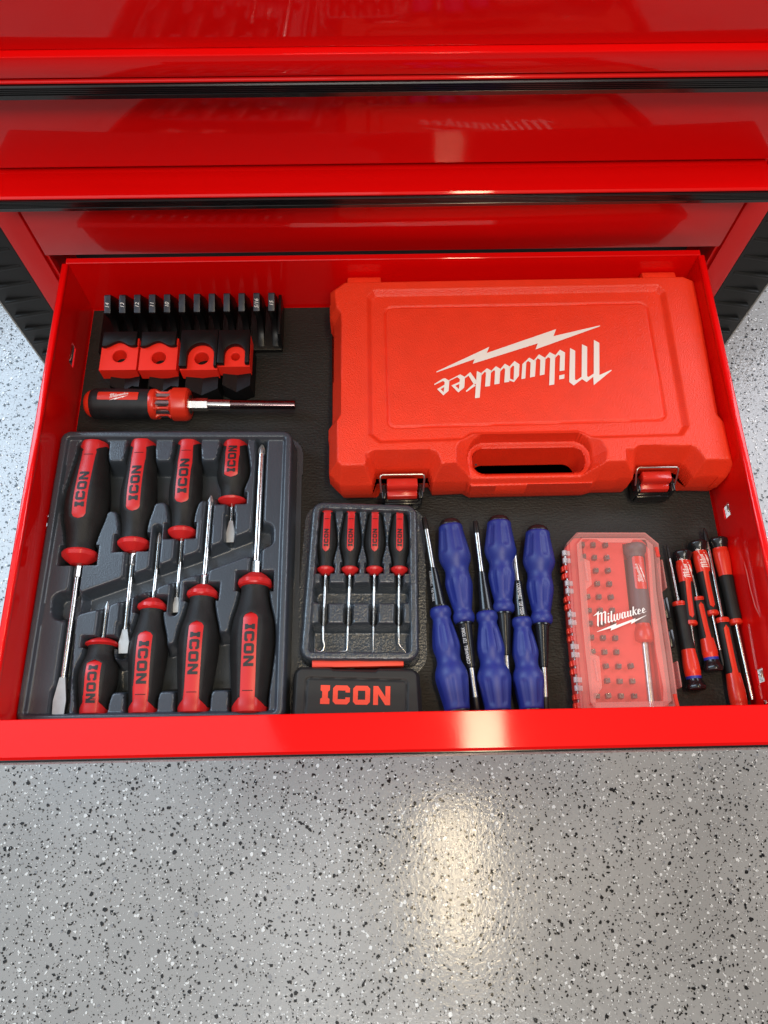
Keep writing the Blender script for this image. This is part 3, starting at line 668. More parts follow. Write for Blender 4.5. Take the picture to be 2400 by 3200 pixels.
def case_top(X, Y):
    out = sdf_poly(X, Y, OUT) - .0006; rim = -out
    wb = np.maximum(ss((Y + .060) / .04), ss((X - .272) / .018)); c0 = CO + (.0485 - CO) * wb; h = c0 + (ZC - c0) * np.clip(.08 + .96 * rim / (.0095 - .004 * wb), 0, 1)
    hole = sdf_poly(X, Y, HOLE)
    # recessed octagonal panel, with a fine groove inside it
    pan = sdf_poly(X, Y, cpt((1146, 928), (1166, 906), (2058, 889), (2080, 910), (2155, 1330), (2135, 1362), (1850, 1370), (1810, 1352), (1480, 1358), (1450, 1376), (1185, 1385), (1150, 1358), z=ZC))
    h = h - .0045 * np.clip(-pan / .0044, 0, 1)
    gr = np.abs(_inset(X, Y, cpt((1203, 960), (2020, 945), (2082, 1310), (1213, 1335), z=.052), .007)); h = h - .0015 * (1 - ss(gr / .0015))
    # latch bays: slopes that fall towards the latch
    for bay in (cpt((1135, 1430), (1180, 1478), (1337, 1474), (1368, 1425), (1358, 1300 + 120), z=.050), ):
        pass
    for (xa, xb, xt0, xt1, yt, yb) in ((1178, 1338, 1140, 1368, 1416, 1476), (1984, 2130, 1952, 2186, 1404, 1456)):
        p = cpt((xt0, yt), (xt1, yt - 3), (xb + 22, yb + 60), (xa - 22, yb + 60), z=.054); d = -sdf_poly(X, Y, p)
        h = np.minimum(h, np.where(d > 0, ZC - (ZC - .034) * np.clip(d / .0150, 0, 1), 1))
    # hand grip: scooped ring round the slot, bar in front of it
    p = cpt((1440, 1535), (1424, 1440), (1425, 1400), (1442, 1372), (1478, 1357), (1800, 1352), (1840, 1356), (1880, 1380), (1896, 1410), (1894, 1450), (1862, 1500), (1850, 1535), z=.053)
    d = -sdf_poly(X, Y, p); h = np.minimum(h, np.where(d > 0, ZC - (ZC - .0400) * np.clip(d / .0130, 0, 1), 1))
    h = np.where((hole < .005) & (hole > -.02), np.minimum(h, .0400 - .003 * (1 - ss(hole / .004))), h)
    # front pads between the bays get a chamfer
    yf = (at(1100, 1523, CO).y); h = np.minimum(h, CO + .003 + np.clip((Y - yf + .0), 0, 1) * 2.15)
    h = np.maximum(h, CO)
    return h, (out < 0) & (hole > 0)
inv(hf('lid', -.058, .312, -.2265, -.008 + .016, .0009, case_top, CASERED, rc, .0150), rc)
# lower shell with a soft bottom edge
def shell():
    b = B(); c = Vector((.12, -.115)); P = [Vector(p) for p in OUTB]
    t = bmesh.new()
    lv = []
    for sc, z in ((.962, .0), (.984, .0028), (.992, .0075), (.996, .0150)):
        k = [c + (p - c) * sc if z > .001 else c + (p - c) * sc for p in P]; lv.append([t.verts.new((q.x, q.y, z)) for q in k])
    n = len(P)
    for r0, r1 in zip(lv, lv[1:]):
        for i in range(n): t.faces.new((r0[i], r0[(i + 1) % n], r1[(i + 1) % n], r1[i]))
    t.faces.new(lv[0][::-1]); bmesh.ops.recalc_face_normals(t, faces=t.faces); b._take(t)
    hcx = sum(p[0] for p in HOLE) / len(HOLE); hcy = sum(p[1] for p in HOLE) / len(HOLE); hb = [((p[0] - hcx) * .95 + hcx, (p[1] - hcy) * .92 + hcy) for p in HOLE]
    t = bmesh.new(); A1 = [t.verts.new((p[0], p[1], .0372)) for p in HOLE]; A2 = [t.verts.new((p[0], p[1], .0150)) for p in HOLE]; A3 = [t.verts.new((p[0], p[1], .004)) for p in hb]
    for r0, r1 in ((A1, A2), (A2, A3)):
        m = len(HOLE)
        for i in range(m): t.faces.new((r0[i], r0[(i + 1) % m], r1[(i + 1) % m], r1[i]))
    b._take(t); return b
inv(shell().done('lower_shell', CASERED, rc, 30), rc)
for px, py in ((1138, 884), (2063, 868)):
    p = at(px, py, .050); b = B()
    b.profile_x([(p.y - .004, .012), (p.y + .0085, .014), (p.y + .0098, .038), (p.y + .0086, .0480), (p.y - .003, .0500)], p.x - .0165, p.x + .0165, .0015)
    inv(b.done('hinge', CASERED, rc), rc)
LXF, LYF, LWF = -(LX0), -(LY0), LW
inv(patch(LOGO, lambda u, v: Vector((LXF - u * LWF, LYF - v * LWF, CASE_PANEL_Z + .0004)), 'logo', WHITE, rc, 0), rc)
b = B(); p = at(1487, 1453, .0395)
for xa, xb in ((1186, 1328), (1990, 2124)):
    a = at(xa, 1480 if xa < 1500 else 1458, .040); c = at(xb, 1480 if xa < 1500 else 1458, .040)
    cxm = (a.x + c.x) / 2; hw = (c.x - a.x) / 2; y0 = a.y - .001
    la = bpy.data.objects.new('latch', None); COL.objects.link(la); la.parent = rc; la.matrix_parent_inverse = Matrix.Translation(-Vector(rc.location))
    b = B(); b.profile_x([(y0 - .0010, .0340), (y0 - .0085, .0350), (y0 - .0102, .0325), (y0 - .0106, .0265), (y0 - .001, .022)], cxm - hw * .68, cxm + hw * .68, .0010); b.done('lever', LATCH, la)
    b = B(); b.profile_x([(y0 - .0090, .0262), (y0 - .0145, .0250), (y0 - .0155, .0190), (y0 - .0090, .0180)], cxm - hw * .68, cxm + hw * .68, .0012); b.done('lever_lip', LATCH, la)
    b = B()
    for s in (-1, 1): b.box(cxm + s * hw * .82 - .0018, cxm + s * hw * .82 + .0018, y0 - .0175, y0 - .004, .006, .0275, .0008)
    b.box(cxm - hw * .78, cxm + hw * .78, y0 - .0190, y0 - .0160, .005, .0170, .0008); b.box(cxm - hw * .76, cxm + hw * .76, y0 - .0160, y0 - .001, .004, .0165, .0006); b.done('latch_base', COLLAR, la)
    b = B(); zz = .0385
    b.tube([(cxm - hw * .93, y0 - .0110, .026), (cxm - hw * .98, y0 - .003, zz - .003), (cxm - hw * .96, y0 - .0008, zz), (cxm - hw * .88, y0 + .0003, zz + .0004), (cxm + hw * .88, y0 + .0003, zz + .0004),
            (cxm + hw * .96, y0 - .0008, zz), (cxm + hw * .98, y0 - .003, zz - .003), (cxm + hw * .93, y0 - .0110, .026)], .0010, 8); b.done('wire_bail', DSTEEL, la, 50)
b = B(); p = at(1487, 1453, .0362); b.tube([(p.x, p.y, p.z + .0001), (p.x, p.y, p.z + .0003)], .0011, 10); inv(b.done('rivet_hole_shade', DARK, rc), rc)  # flat dark disc paints the shade of a small hole

# ================================================================== WRENCH RACK
rk_ = root('wrench_rack', 'black plastic rack of twelve upright numbered slots against the back wall of the drawer', 'wrench rack', loc=(-.19, -.03, 0))
ra, rb_ = -.2860, -.1030
b = B(); b.box(ra, rb_, -.0560, -.0030, 0.0003, .0055, .0008); b.box(rb_ - .004, rb_, -.0500, -.0030, .0050, .0120, .0008); b.box(rb_ - .0022, rb_ + .0008, -.0545, -.0080, .0045, .030, .0005)
inv(b.done('rack_base', RACK, rk_), rk_)
nums = ['14', '13', '12', '11', '10', None, None, None, None, None, '5/16', '15']
for i in range(12):
    px = 336 + (849 - 336) * i / 11; q = at(px - 2, 946, .0465); x = q.x
    prof = [(-.0040, .004), (-.0060, .022), (-.0188, .0470), (-.0205, .0478), (-.0365, .0425), (-.0372, .0412), (-.0355, .036), (-.0335, .0300), (-.0335, .0230), (-.0362, .0160), (-.0410, .0110), (-.0470, .0075), (-.0520, .0060), (-.0520, .004)]
    lean = .10
    b = B(); b.profile_x(prof, -.0030, .0030, .0003)
    for v in b.bm.verts: v.co.x += x
    t = b.done('fin', [RACK, RACK_SHEEN], rk_, 25); inv(t, rk_)
    for f in t.data.polygons:
        cc_ = f.center
        if f.normal.z > .8 and cc_.y < -.0195 and cc_.z > .040: f.material_index = 1
    if nums[i]:
        V_, F_ = text_mesh(nums[i], .25); w = max(v[0] for v in V_); hgt = .0037
        n = Vector((0, -.0053, .0160)).normalized(); mid = Vector((x, -.0300, .04495)); sl = Vector((0, .0160, .0053)).normalized()
        me = bpy.data.meshes.new('number'); me.from_pydata([tuple(mid + sl * ((v[0] - w / 2) * hgt) + Vector((-1, 0, 0)) * ((v[1] - .5) * hgt) + Vector((0, 0, .00035))) for v in V_], [], F_)
        me.update(); o = link('number', me, WHITE2, t); 

# ================================================================== SOCKET BLOCKS
def circ(cx, cy, r, n=28): return [(cx + r * math.cos(2 * PI * k / n), cy + r * math.sin(2 * PI * k / n)) for k in range(n)]
blocks = [((320, 1076), (434, 1076), 1156, (374, 1113), 'w', 'red block with hole under a wavy black cap, closest to the left drawer wall'),
          ((441, 1076), (557, 1076), 1156, (496, 1118), 'w', 'red block with hole under a wavy black cap, second from the left drawer wall'),
          ((570, 1068), (685, 1068), 1156, (630, 1120), 'a', 'red arched block with a large hole in a black collar'),
          ((686, 1068), (784, 1068), 1146, (736, 1115), 'a', 'red arched block with the smallest hole, at the right end of the four')]
for (p0, p1, yb, hc, kd, lab) in blocks:
    zt, zb = .032, .0172
    a = at(*p0, zt); c = at(*p1, zt); f = at((p0[0] + p1[0]) / 2, yb, zt); h = at(*hc, zt)
    x0, x1, y1, y0 = a.x, c.x, a.y, f.y
    o = root('socket_block', lab, 'socket holder', 'four red and black socket holder blocks', ((x0 + x1) / 2, (y0 + y1) / 2, 0))
    hr_ = .0066 if kd == 'w' else (.0066 if hc[0] < 700 else .0040)
    b = B(); b.prism([(x0, y0), (x1, y0), (x1, y1 + .006), (x0, y1 + .006)], zb, zt, 0, 0, None, [circ(h.x, h.y, hr_ + .0004)[::-1]]); inv(b.done('red_block', BLOCKRED, o), o)
    # countersunk mouth of the hole
    b = B(); n = 28; rr = [(hr_ + .0014, zt + .00025), (hr_ + .0003, zt - .0008), (hr_, zb)]; bm = b.bm
    rg = [[bm.verts.new((x, y, z)) for x, y in circ(h.x, h.y, r, n)] for r, z in rr]
    for r0, r1 in zip(rg, rg[1:]):
        for k in range(n): bm.faces.new((r0[k], r1[k], r1[(k + 1) % n], r0[(k + 1) % n]))
    inv(b.done('hole_lining', BLOCKRED, o), o)
    wd = x1 - x0; xm = (x0 + x1) / 2
    if kd == 'w':                           # wavy lower edge
        low = [(x0 + wd * t, y1 - .0015 - .0040 * math.cos(4 * PI * (t - .0))* (1 if .0 <= t <= 1 else 1) ) for t in np.linspace(0.02, .98, 25)]
        low = [(x, y1 - .0022 - .0027 * math.cos(2 * PI * (i / 24 - .10) / .77)) for i, (x, _) in enumerate(low)]
        poly = [(x0 + .001, y1 + .0115), (x0 + .001, low[0][1])] + low + [(x1 - .001, low[-1][1]), (x1 - .001, y1 + .0115)]
        b = B(); b.prism(poly, zt + .0003, zt + .0045, .0009); inv(b.done('black_cap', BLOCKBLK, o), o)
    else:                                   # arch open towards the front
        rad = wd * (.36 if hc[0] < 700 else .325); cy = h.y + .001
        arch = [(h.x - rad, y0 + .001)] + [(h.x + rad * math.cos(t), cy + rad * 1.02 * math.sin(t)) for t in np.linspace(PI, 0, 19)] + [(h.x + rad, y0 + .001)]
        poly = [(x0, y0 + .001)] + arch + [(x1, y0 + .001), (x1, y1 + .0095), (x0, y1 + .0095)]
        b = B(); b.prism(poly, zt + .0003, zt + .0060, .0008); inv(b.done('black_cap', BLOCKBLK, o), o)
    # black chevron foot in front, run back below so its black darkens the hole
    cxf = xm + (.004 if kd == 'w' else .001); fw = wd * .40 if kd == 'w' else wd * .44
    yfr = y0 - (.0150 if kd == 'w' else .0190); zf = .0205
    if kd == 'w':
        P = [(cxf - fw, y1 + .004, zf), (cxf - fw * .1, y1 + .004, zf - .004), (cxf + fw, y1 + .004, zf), (cxf + fw, yfr + .0035, zf), (cxf + fw * .45, yfr + .006, zf - .0025), (cxf - fw * .1, yfr + .001, zf - .004), (cxf - fw, yfr + .005, zf)]
    else:
        P = [(cxf - fw, y1 + .004, zf), (cxf, y1 + .004, zf - .003), (cxf + fw, y1 + .004, zf), (cxf + fw, yfr + .0055, zf), (cxf, yfr, zf - .003), (cxf - fw, yfr + .0065, zf)]
    b = B(); bm = b.bm; tp = [bm.verts.new(p) for p in P]; bt = [bm.verts.new((p[0] + (p[0] - cxf) * .12, p[1] - .001, .0004)) for p in P]; n = len(P)
    if kd == 'w':
        bm.faces.new((tp[0], tp[6], tp[5], tp[1])); bm.faces.new((tp[1], tp[5], tp[4])); bm.faces.new((tp[1], tp[4], tp[3], tp[2]))
    else:
        bm.faces.new((tp[0], tp[5], tp[4], tp[1])); bm.faces.new((tp[1], tp[4], tp[3], tp[2]))
    for i in range(n): bm.faces.new((tp[i], tp[(i + 1) % n], bt[(i + 1) % n], bt[i]))
    bm.faces.new(bt); bmesh.ops.recalc_face_normals(bm, faces=bm.faces)
    inv(b.done('black_foot', BLOCKBLK, o, 10), o)

# ================================================================== MULTI-BIT SCREWDRIVER
zc = .0150
a, ang, LT = spread((267, 1262), (923, 1266), zc)
md = root('multi_bit_screwdriver', 'red and black ratcheting multi-bit screwdriver with chrome shaft lying sideways below the blocks', 'screwdriver', loc=a, rz=ang)
k = LT / 656.0                                # metres per pixel along it
hs = lambda px: (px - 267) * k
R0 = .0146
b = B(); b.lathe(smooth_prof([(0, .004), (.0012, .0088), (.004, .0118), (.008, .0132), (hs(300), .0138), (hs(310), .0138)], .001), 40); b.done('end_cap', MRED, md, 50)
gp = smooth_prof([(hs(291), .0132), (hs(296), .0143), (hs(320), R0), (hs(400), R0 * 1.0), (hs(468), R0 * .98), (hs(480), .0138)])
b = B(); b.lathe(gp, 48, lambda y, th: 1 - .018 * max(0, math.cos(5 * th + 1.2)) ** 8); b.done('grip', GREYRUB, md, 50)
def gfn(u, v): r = interp(gp, u) + .00035; th = -v / r; return (r * math.sin(th), u, r * math.cos(th))
s0, s1 = hs(320), hs(445); hp = .0048; vc = .0006
def rrect(x0, x1, y0, y1, r, n=5):
    out = []
    for cx_, cy_, st in ((x1 - r, y1 - r, 0), (x0 + r, y1 - r, 1), (x0 + r, y0 + r, 2), (x1 - r, y0 + r, 3)):
        out += [(cx_ + r * math.cos((st + q / n) * PI / 2), cy_ + r * math.sin((st + q / n) * PI / 2)) for q in range(n + 1)]
    return out
patch([(rrect(s0, s1, vc - hp * .9, vc + hp * .9, .0012), [])], gfn, 'label_plate', MRED, md, 4)
lw = hs(416) - hs(357); sh_ = hs(357)
def gfn2(u, v): p = Vector(gfn(sh_ + u * lw, vc - .0050 + v * lw)); q = Vector((p.x, 0, p.z)).normalized() * .0004; return p + q
patch(LOGO, gfn2, 'logo', WHITE, md, 3)
b = B(); b.lathe(smooth_prof([(hs(472), .0138), (hs(478), .0145), (hs(492), .0142), (hs(497), .0118)], .001), 40); b.lathe([(hs(536), .0118), (hs(543), .0140)], 40)
for q in range(8):
    th = q * PI / 4 + .05; cs, sn = math.sin(th), math.cos(th); pts = []
    for (yy, r) in ((hs(490), .0128), (hs(503), .0112), (hs(528), .0110), (hs(541), .0126)): pts.append((r * cs, yy, r * sn))
    b.tube(pts, [.0024, .0013, .0013, .0024], 8)
b.done('bit_cage', MRED, md, 40)
for q in range(8):
    th = (q + .5) * PI / 4 + .05; b = B(); cs, sn = math.sin(th), math.cos(th)
    b.tube([(.0098 * cs, hs(492), .0098 * sn), (.0098 * cs, hs(541), .0098 * sn)], .0029, 6); b.done('stored_bit', DSTEEL, md, 20)
b = B(); b.lathe([(hs(490), .0062), (hs(545), .0062)], 20); b.done('core', COLLAR, md, 40)
b = B(); b.lathe([(hs(541), .0120), (hs(543), .0152), (hs(547), .0158), (hs(582), .0158), (hs(590), .0150), (hs(595), .0130), (hs(595.5), .0095)], 48, lambda y, th: facet(y, th, .5, 12)); b.done('ratchet_ring', MRED, md, 25)
b = B(); b.lathe([(hs(590), .0096), (hs(597), .0094)], 14); b.done('selector', DSTEEL, md, 20)
b = B(); b.lathe([(hs(594), .0050), (hs(597), .0050), (hs(597.5), .0062), (hs(650), .0062), (hs(652), .0052)], 6); b.done('hex_holder', STEEL, md, 20)
b = B(); b.lathe([(hs(650), .0052), (hs(715), .0052), (hs(721), .0050)], 24); b.done('shaft_sleeve', STEEL, md, 40)
CHR_REFLECT = mat('chrome', (0.26, 0.17, 0.17), 0.12, metal=1.0)  # dark red tint paints in the reflection of the drawer's back wall
b = B(); b.lathe([(hs(718), .0045), (LT - .0005, .0045), (LT, .0040)], 24); b.done('nut_driver_shaft', CHR_REFLECT, md, 40)
def sfn(u, v): r = .00462; th = -v / r + .45; return (r * math.sin(th), hs(770) + u, r * math.cos(th))
text('1/4 IN  SHOCKWAVE', lambda u, v: sfn(u * .0012, (v - .5) * .0012), 'size_mark', DSTEEL, md)

# ================================================================== BLUE SCREWDRIVERS
def blue_driver(label, cap, hend, tend, tip, blacktip=True, txt=None, up=False, s=1.0, z=.0147, th0=0.0):
    a, ang, L = spread(cap, hend, z); _, ang2, LT = spread(cap, tip, z); _, _, LC = spread(cap, tend, z)
    o = root('torx_screwdriver', label, 'screwdriver', 'six blue screwdrivers lying loose on the liner', a, ang2)
    k = L / .098; q = s
    body = smooth_prof([(.0066 * k, .0098 * q), (.0072 * k, .0105 * q), (.012 * k, .0110 * q), (.024 * k, .0127 * q), (.035 * k, .0140 * q), (.041 * k, .0132 * q), (.048 * k, .0106 * q), (.053 * k, .0104 * q), (.060 * k, .0117 * q), (.065 * k, .0117 * q),
                        (.078 * k, .0096 * q), (.0865 * k, .0079 * q), (.0885 * k, .0082 * q), (.0905 * k, .0092 * q), (.0955 * k, .0091 * q), (.0975 * k, .0080 * q), (.098 * k, .0062 * q)], .0012)
    def sh(y, th):
        y = y / k; d = 0
        for c0, c1 in ((.009, .036), (.056, .083)):
            if c0 < y < c1:
                e = min(1, (y - c0) / .005, (c1 - y) / .005); c = math.cos(6 * (th + th0 + .25)) ; d = max(d, .075 * (e * e * (3 - 2 * e)) * min(1, max(0, c - .30) / .22))
        return 1 - d
    b = B(); b.lathe(body, 72, sh); b.done('handle', BLUE, o, 60)
    b = B(); b.lathe(smooth_prof([(0, .0035 * q), (.0005, .0058 * q), (.0016, .0078 * q), (.0035, .0092 * q), (.0066 * k, .0100 * q), (.0080 * k, .0090 * q)], .0006), 32); b.done('end_cap', CAPBLK, o, 60)
    c0, c1 = L - .001, LC; ra_, rb2 = .0070 * q, .0036
    b = B(); b.lathe([(c0, ra_), (L + .0012, ra_ * 1.02), (L + .0014, ra_ * .86), (c1 - .0006, rb2), (c1, rb2 * .8)], 28); b.done('taper_sleeve', COLLAR, o, 30)
    rs = .0024; tl = .012 if blacktip else 0
    b = B(); b.lathe([(c1 - .002, rs), (LT - tl, rs)], 18); b.done('shaft', DSTEEL, o, 50)
    if blacktip:
        b = B(); b.lathe([(LT - tl, rs * 1.08), (LT - .002, rs * 1.02), (LT - .0015, rs * .86), (LT, rs * .8)], 36, lambda y, th: 1 - .14 * (.5 + .5 * math.cos(6 * th)) if y > LT - .009 else 1); b.done('star_tip', BLACKBIT, o, 40)
    if txt:
        V_, F_ = text_mesh(txt[0], .2); w = max(v[0] for v in V_); tl2 = (c1 - c0) * txt[2]; hgt = .0030; sg = txt[1]; off = txt[3]
        me = bpy.data.meshes.new('lettering'); P = []
        for v in V_:
            u = v[0] / w * tl2; s_ = (c0 + .004 + u) if sg > 0 else (c1 - .003 - u)
            r = (ra_ * .86 + (rb2 - ra_ * .86) * (s_ - c0) / (c1 - c0)) + .00025; th = (-sg * (v[1] - .5) * hgt) / r + off
            P.append((r * math.sin(th), s_, r * math.cos(th)))
        me.from_pydata(P, [], F_); me.update(); link('lettering', me, WHITE2, o)
    return o
blue_driver('blue handled screwdriver nearest the pick tray, black butt up and shaft pointing down', (1404, 1624), (1450, 1948), (1472, 2088), (1493, 2226), txt=('CORNWELL  T27 TORX', -1, .78, .50))
blue_driver('blue handled screwdriver with butt highest up, between the two exposed star tips', (1558, 1614), (1573, 1916), (1586, 2050), (1589, 2180), s=1.0)
blue_driver('blue handled screwdriver closest to the clear lidded bit case', (1679, 1644), (1690, 1951), (1701, 2086), (1706, 2226))
blue_driver('blue handled screwdriver with long star tip up, closest to the pick tray', (1434, 2246), (1377, 1898), (1351, 1775), (1325, 1617), s=.98, txt=('CORNWELL  T30 TORX', -1, .75, -.95))
blue_driver('blue handled screwdriver with star tip up between two butt-up blue handles', (1560, 2246), (1521, 1912), (1505, 1788), (1485, 1628), s=1.0, th0=.3)
blue_driver('smaller blue handled screwdriver whose shaft slips behind the highest butt', (1664, 2240), (1623, 1931), (1613, 1816), (1602, 1690), s=.93, txt=('CORNWELL  T20 TORX', -1, .86, .0), th0=.2)

# ================================================================== CLEAR LIDDED BIT CASE
ZI, ZL = .0240, .0335
pc = root('precision_bit_case', 'clear lidded precision bit set with red insert and white script logo', 'bit case', loc=(.19, -.34, 0))
CP = lambda pts, z: px_poly(pts, z)
outl = [(1775, 1692), (1806, 1658), (2020, 1658), (2064, 1694), (2069, 1752), (2076, 1850), (2106, 2045), (2132, 2235), (1822, 2235), (1793, 1948)]
PO = CP(outl, ZL)
b = B(); low = [((p[0] - .19) * .955 + .189, p[1]) for p in PO]; b.prism([(p[0], max(p[1], DF + .003)) for p in low], .0005, .0165, .002); inv(b.done('base_shell', INSERT, pc), pc)
# insert: red deck with a long recess for the driver
dk = CP([(1822, 1700), (1850, 1682), (2000, 1684), (2018, 1700), (2076, 2240), (1856, 2240)], ZI)
dk = [(p[0], max(p[1], DF + .003)) for p in dk]
slot = CP([(1944, 1700), (2012, 1702), (2035, 1945), (2070, 2200), (2040, 2205), (2018, 2010), (1990, 1960), (1966, 1905)], ZI)
b = B(); b.prism(dk, .0166, ZI, 0, 0, None, [slot[::-1]]); inv(b.done('insert', INSERT, pc), pc)
b = B(); b.prism(CP([(1942, 1742), (2016, 1742), (2040, 1945), (1972, 1945)], ZI), .0167, .0176); inv(b.done('driver_bed', FELT, pc), pc)
# clear lid: shell ring, sloped flange and top sheet
ins = lambda P, d: [tuple(v) for v in _ring(P, d)]
def _ring(P, d):
    P = [Vector(p) for p in P]; n = len(P); ar = sum(P[i].x * P[(i + 1) % n].y - P[(i + 1) % n].x * P[i].y for i in range(n)); sg = 1 if ar > 0 else -1; out = []
    for i in range(n):
        a = (P[i] - P[i - 1]).normalized(); b_ = (P[(i + 1) % n] - P[i]).normalized(); m = (Vector((-a.y, a.x)) + Vector((-b_.y, b_.x))) * sg; m = m / max(.35, m.length_squared / 2); out.append(P[i] + m * d)
    return out
b = B(); bm = b.bm; PO2 = [(p[0], max(p[1], DF + .002)) for p in PO]
lev = [(0.0, .0170), (0.0, .0290), (.0016, .0300), (.0016, .0322), (.0052, .0322), (.0066, ZL)]
rg = [[bm.verts.new((q[0], q[1], z)) for q in ins(PO2, d)] for d, z in lev]; n = len(PO2)
for r0, r1 in zip(rg, rg[1:]):
    for i in range(n): bm.faces.new((r0[i], r0[(i + 1) % n], r1[(i + 1) % n], r1[i]))
bmesh.ops.recalc_face_normals(bm, faces=bm.faces); inv(b.done('lid_rim', CLEAR2, pc, 25), pc)
b = B(); t = ins(PO2, .0067); vv = [b.bm.verts.new((q[0], q[1], ZL)) for q in t]; b.bm.faces.new(vv); bmesh.ops.recalc_face_normals(b.bm, faces=b.bm.faces); inv(b.done('lid_window', CLEAR, pc), pc)
# raised frosted border with its tabs
bord = CP([(1816, 1693), (1819, 1686), (1863, 1686), (1878, 1696), (1970, 1697), (1978, 1687), (2016, 1688), (2021, 1700), (2026, 1760), (2033, 1900), (2050, 2040), (2072, 2150), (2076, 2240), (1864, 2240), (1861, 2178), (1881, 2150), (1872, 2052), (1848, 2042), (1832, 1842), (1849, 1828), (1842, 1754), (1820, 1744)], ZL)
bord = [(p[0], max(p[1], DF + .004)) for p in bord]
outr = ins(PO2, .0070); b = B(); b.prism(outr, ZL + .0001, ZL + .0010, 0, 0, None, [bord[::-1]]); inv(b.done('lid_border', CLEAR2, pc), pc)
for (xa, ya, xb, yb) in ((1827, 1758, 1836, 1818), (1856, 2062, 1868, 2130)):
    p = at(xa, ya, ZL); q = at(xb, yb, ZL); b = B(); b.tube([(p.x, p.y, ZL + .0012), (q.x, q.y, ZL + .0012)], .0011, 8); inv(b.done('lid_rib', CLEAR2, pc), pc)
# hinge side knuckles and pin
pa, pb_ = at(1764, 1722, .021), at(1812, 2236, .021); dv = (pb_ - pa); n = 20
pb_.y = max(pb_.y, DF + .004)
b = B(); b.tube([pa, pb_], .0007, 8); inv(b.done('hinge_pin', DSTEEL, pc), pc)
for i in range(n):
    t0, t1 = i / n, (i + .62) / n; p, q = pa.lerp(pb_, t0), pa.lerp(pb_, t1); red = (i // 2) % 2 == 1
    b = B(); b.tube([p, q], .0023, 14)
    if red: b.box(p.x - .0036, p.x + .0005, q.y, p.y, .0145, .0205, .0006)
    else: b.box(p.x - .0005, p.x + .0045, q.y, p.y, .0190, .0215, .0004)
    inv(b.done('hinge_knuckle', MRED if red else CLEARHINGE, pc, 40), pc)
# clasp side
for (xa, ya, xb, yb, nm, m_) in ((2064, 1752, 2078, 1842, 'clasp_rail', CLEAR2), (2112, 2068, 2124, 2150, 'clasp_rail', CLEAR2)):
    p, q = at(xa, ya, .024), at(xb, yb, .024); b = B(); b.box(p.x - .001, q.x + .0010, q.y, p.y, .016, .028, .001); inv(b.done(nm, m_, pc), pc)
for (xa, ya, xb, yb) in ((2072, 1868, 2090, 1932), (2088, 1968, 2104, 2022)):
    p, q = at(xa, ya, .022), at(xb, yb, .022); b = B(); xm_ = (p.x + q.x) / 2; b.box(xm_ - .0016, xm_ + .0026, q.y, p.y, .004, .0235, .0006); b.box(xm_ - .0026, xm_ - .0012, q.y + .002, p.y - .002, .015, .025, .0004); inv(b.done('clasp', COLLAR, pc), pc)
for (xa, ya, xb, yb) in ((2050, 1708, 2060, 1738), (2108, 2168, 2122, 2214)):
    p, q = at(xa, ya, ZL + .0004), at(xb, yb, ZL + .0004); b = B(); b.prism([(p.x - .0006, p.y), (p.x + .0018, p.y), (q.x + .0012, q.y), (q.x - .0014, q.y)], ZL - .004, ZL - .0005, 0); inv(b.done('lid_slot', MRED, pc), pc)
l0, l1 = at(1873, 2022, ZL + .0012), at(2023, 1966, ZL + .0012)
l0, l1 = at(1864, 2000, ZL + .0012), at(2025, 1976, ZL + .0012)
ex = (l1 - l0).normalized(); W_ = (l1 - l0).length; ey = Vector((-ex.y, ex.x, 0)); c0 = at(1861, 1975, ZL + .0012)
# upright logo set slightly turned
lx, ly = at(1856, 1976, ZL + .0012), at(2024, 1948, ZL + .0012)
xa = at(1856, 1955, ZL + .0012).x; xb = at(2025, 1955, ZL + .0012).x; yb_ = at(1865, 1975, ZL + .0012).y
inv(patch(LOGO, lambda u, v: Vector((xa + u * (xb - xa) + .0005, yb_ + v * (xb - xa) * 1.0, ZL + .0013)), 'logo', WHITE, pc, 0), pc)
# bits standing in the insert
Tl = lambda L: [(1740 + x * .1326, 1640 + y * .1326) for x, y in L]; T2 = lambda L: [(1740 + x * .2411, 1900 + y * .2411) for x, y in L]
rows = [Tl([(612, 460), (868, 465), (1148, 470)]), Tl([(640, 745), (900, 765), (1180, 770)]), Tl([(930, 1068), (1212, 1070)]), Tl([(962, 1375), (1245, 1385)]), Tl([(738, 1685), (995, 1690), (1278, 1695)]),
        Tl([(765, 2010), (1030, 2010), (1312, 2015)]), T2([(438, 200), (590, 202), (740, 205)]), T2([(455, 380), (605, 385), (762, 388)]), T2([(475, 562), (625, 567), (782, 570)]), T2([(640, 752), (803, 755), (965, 752)]),
        T2([(658, 942), (822, 945), (988, 945)]), T2([(525, 1135), (677, 1135), (840, 1138), (1008, 1135)])]
ordn = ['top', 'second', 'third', 'fourth', 'fifth', 'sixth', 'seventh', 'eighth', 'ninth', 'tenth', 'eleventh', 'twelfth']
posn = ['first', 'second', 'third', 'fourth']
BITM = mat('bit_steel', (0.12, 0.11, 0.11), 0.35, metal=0.7)
b = B(); t = bmesh.new(); bmesh.ops.create_cone(t, cap_ends=True, segments=4, radius1=.0027, radius2=.0026, depth=.0060); b._take(t, 0, Matrix.Translation((0, 0, .0030))); proto = b.done('precision_bit', BITM, None, 20); me_bit = proto.data; bpy.data.objects.remove(proto)
b = B(); t = bmesh.new(); bmesh.ops.create_cone(t, cap_ends=True, segments=8, radius1=.0010, radius2=.0005, depth=.0022); b._take(t, 0, Matrix.Translation((.0006, .0009, .0070))); proto = b.done('tip', STEEL, None, 20); me_tip = proto.data; bpy.data.objects.remove(proto)
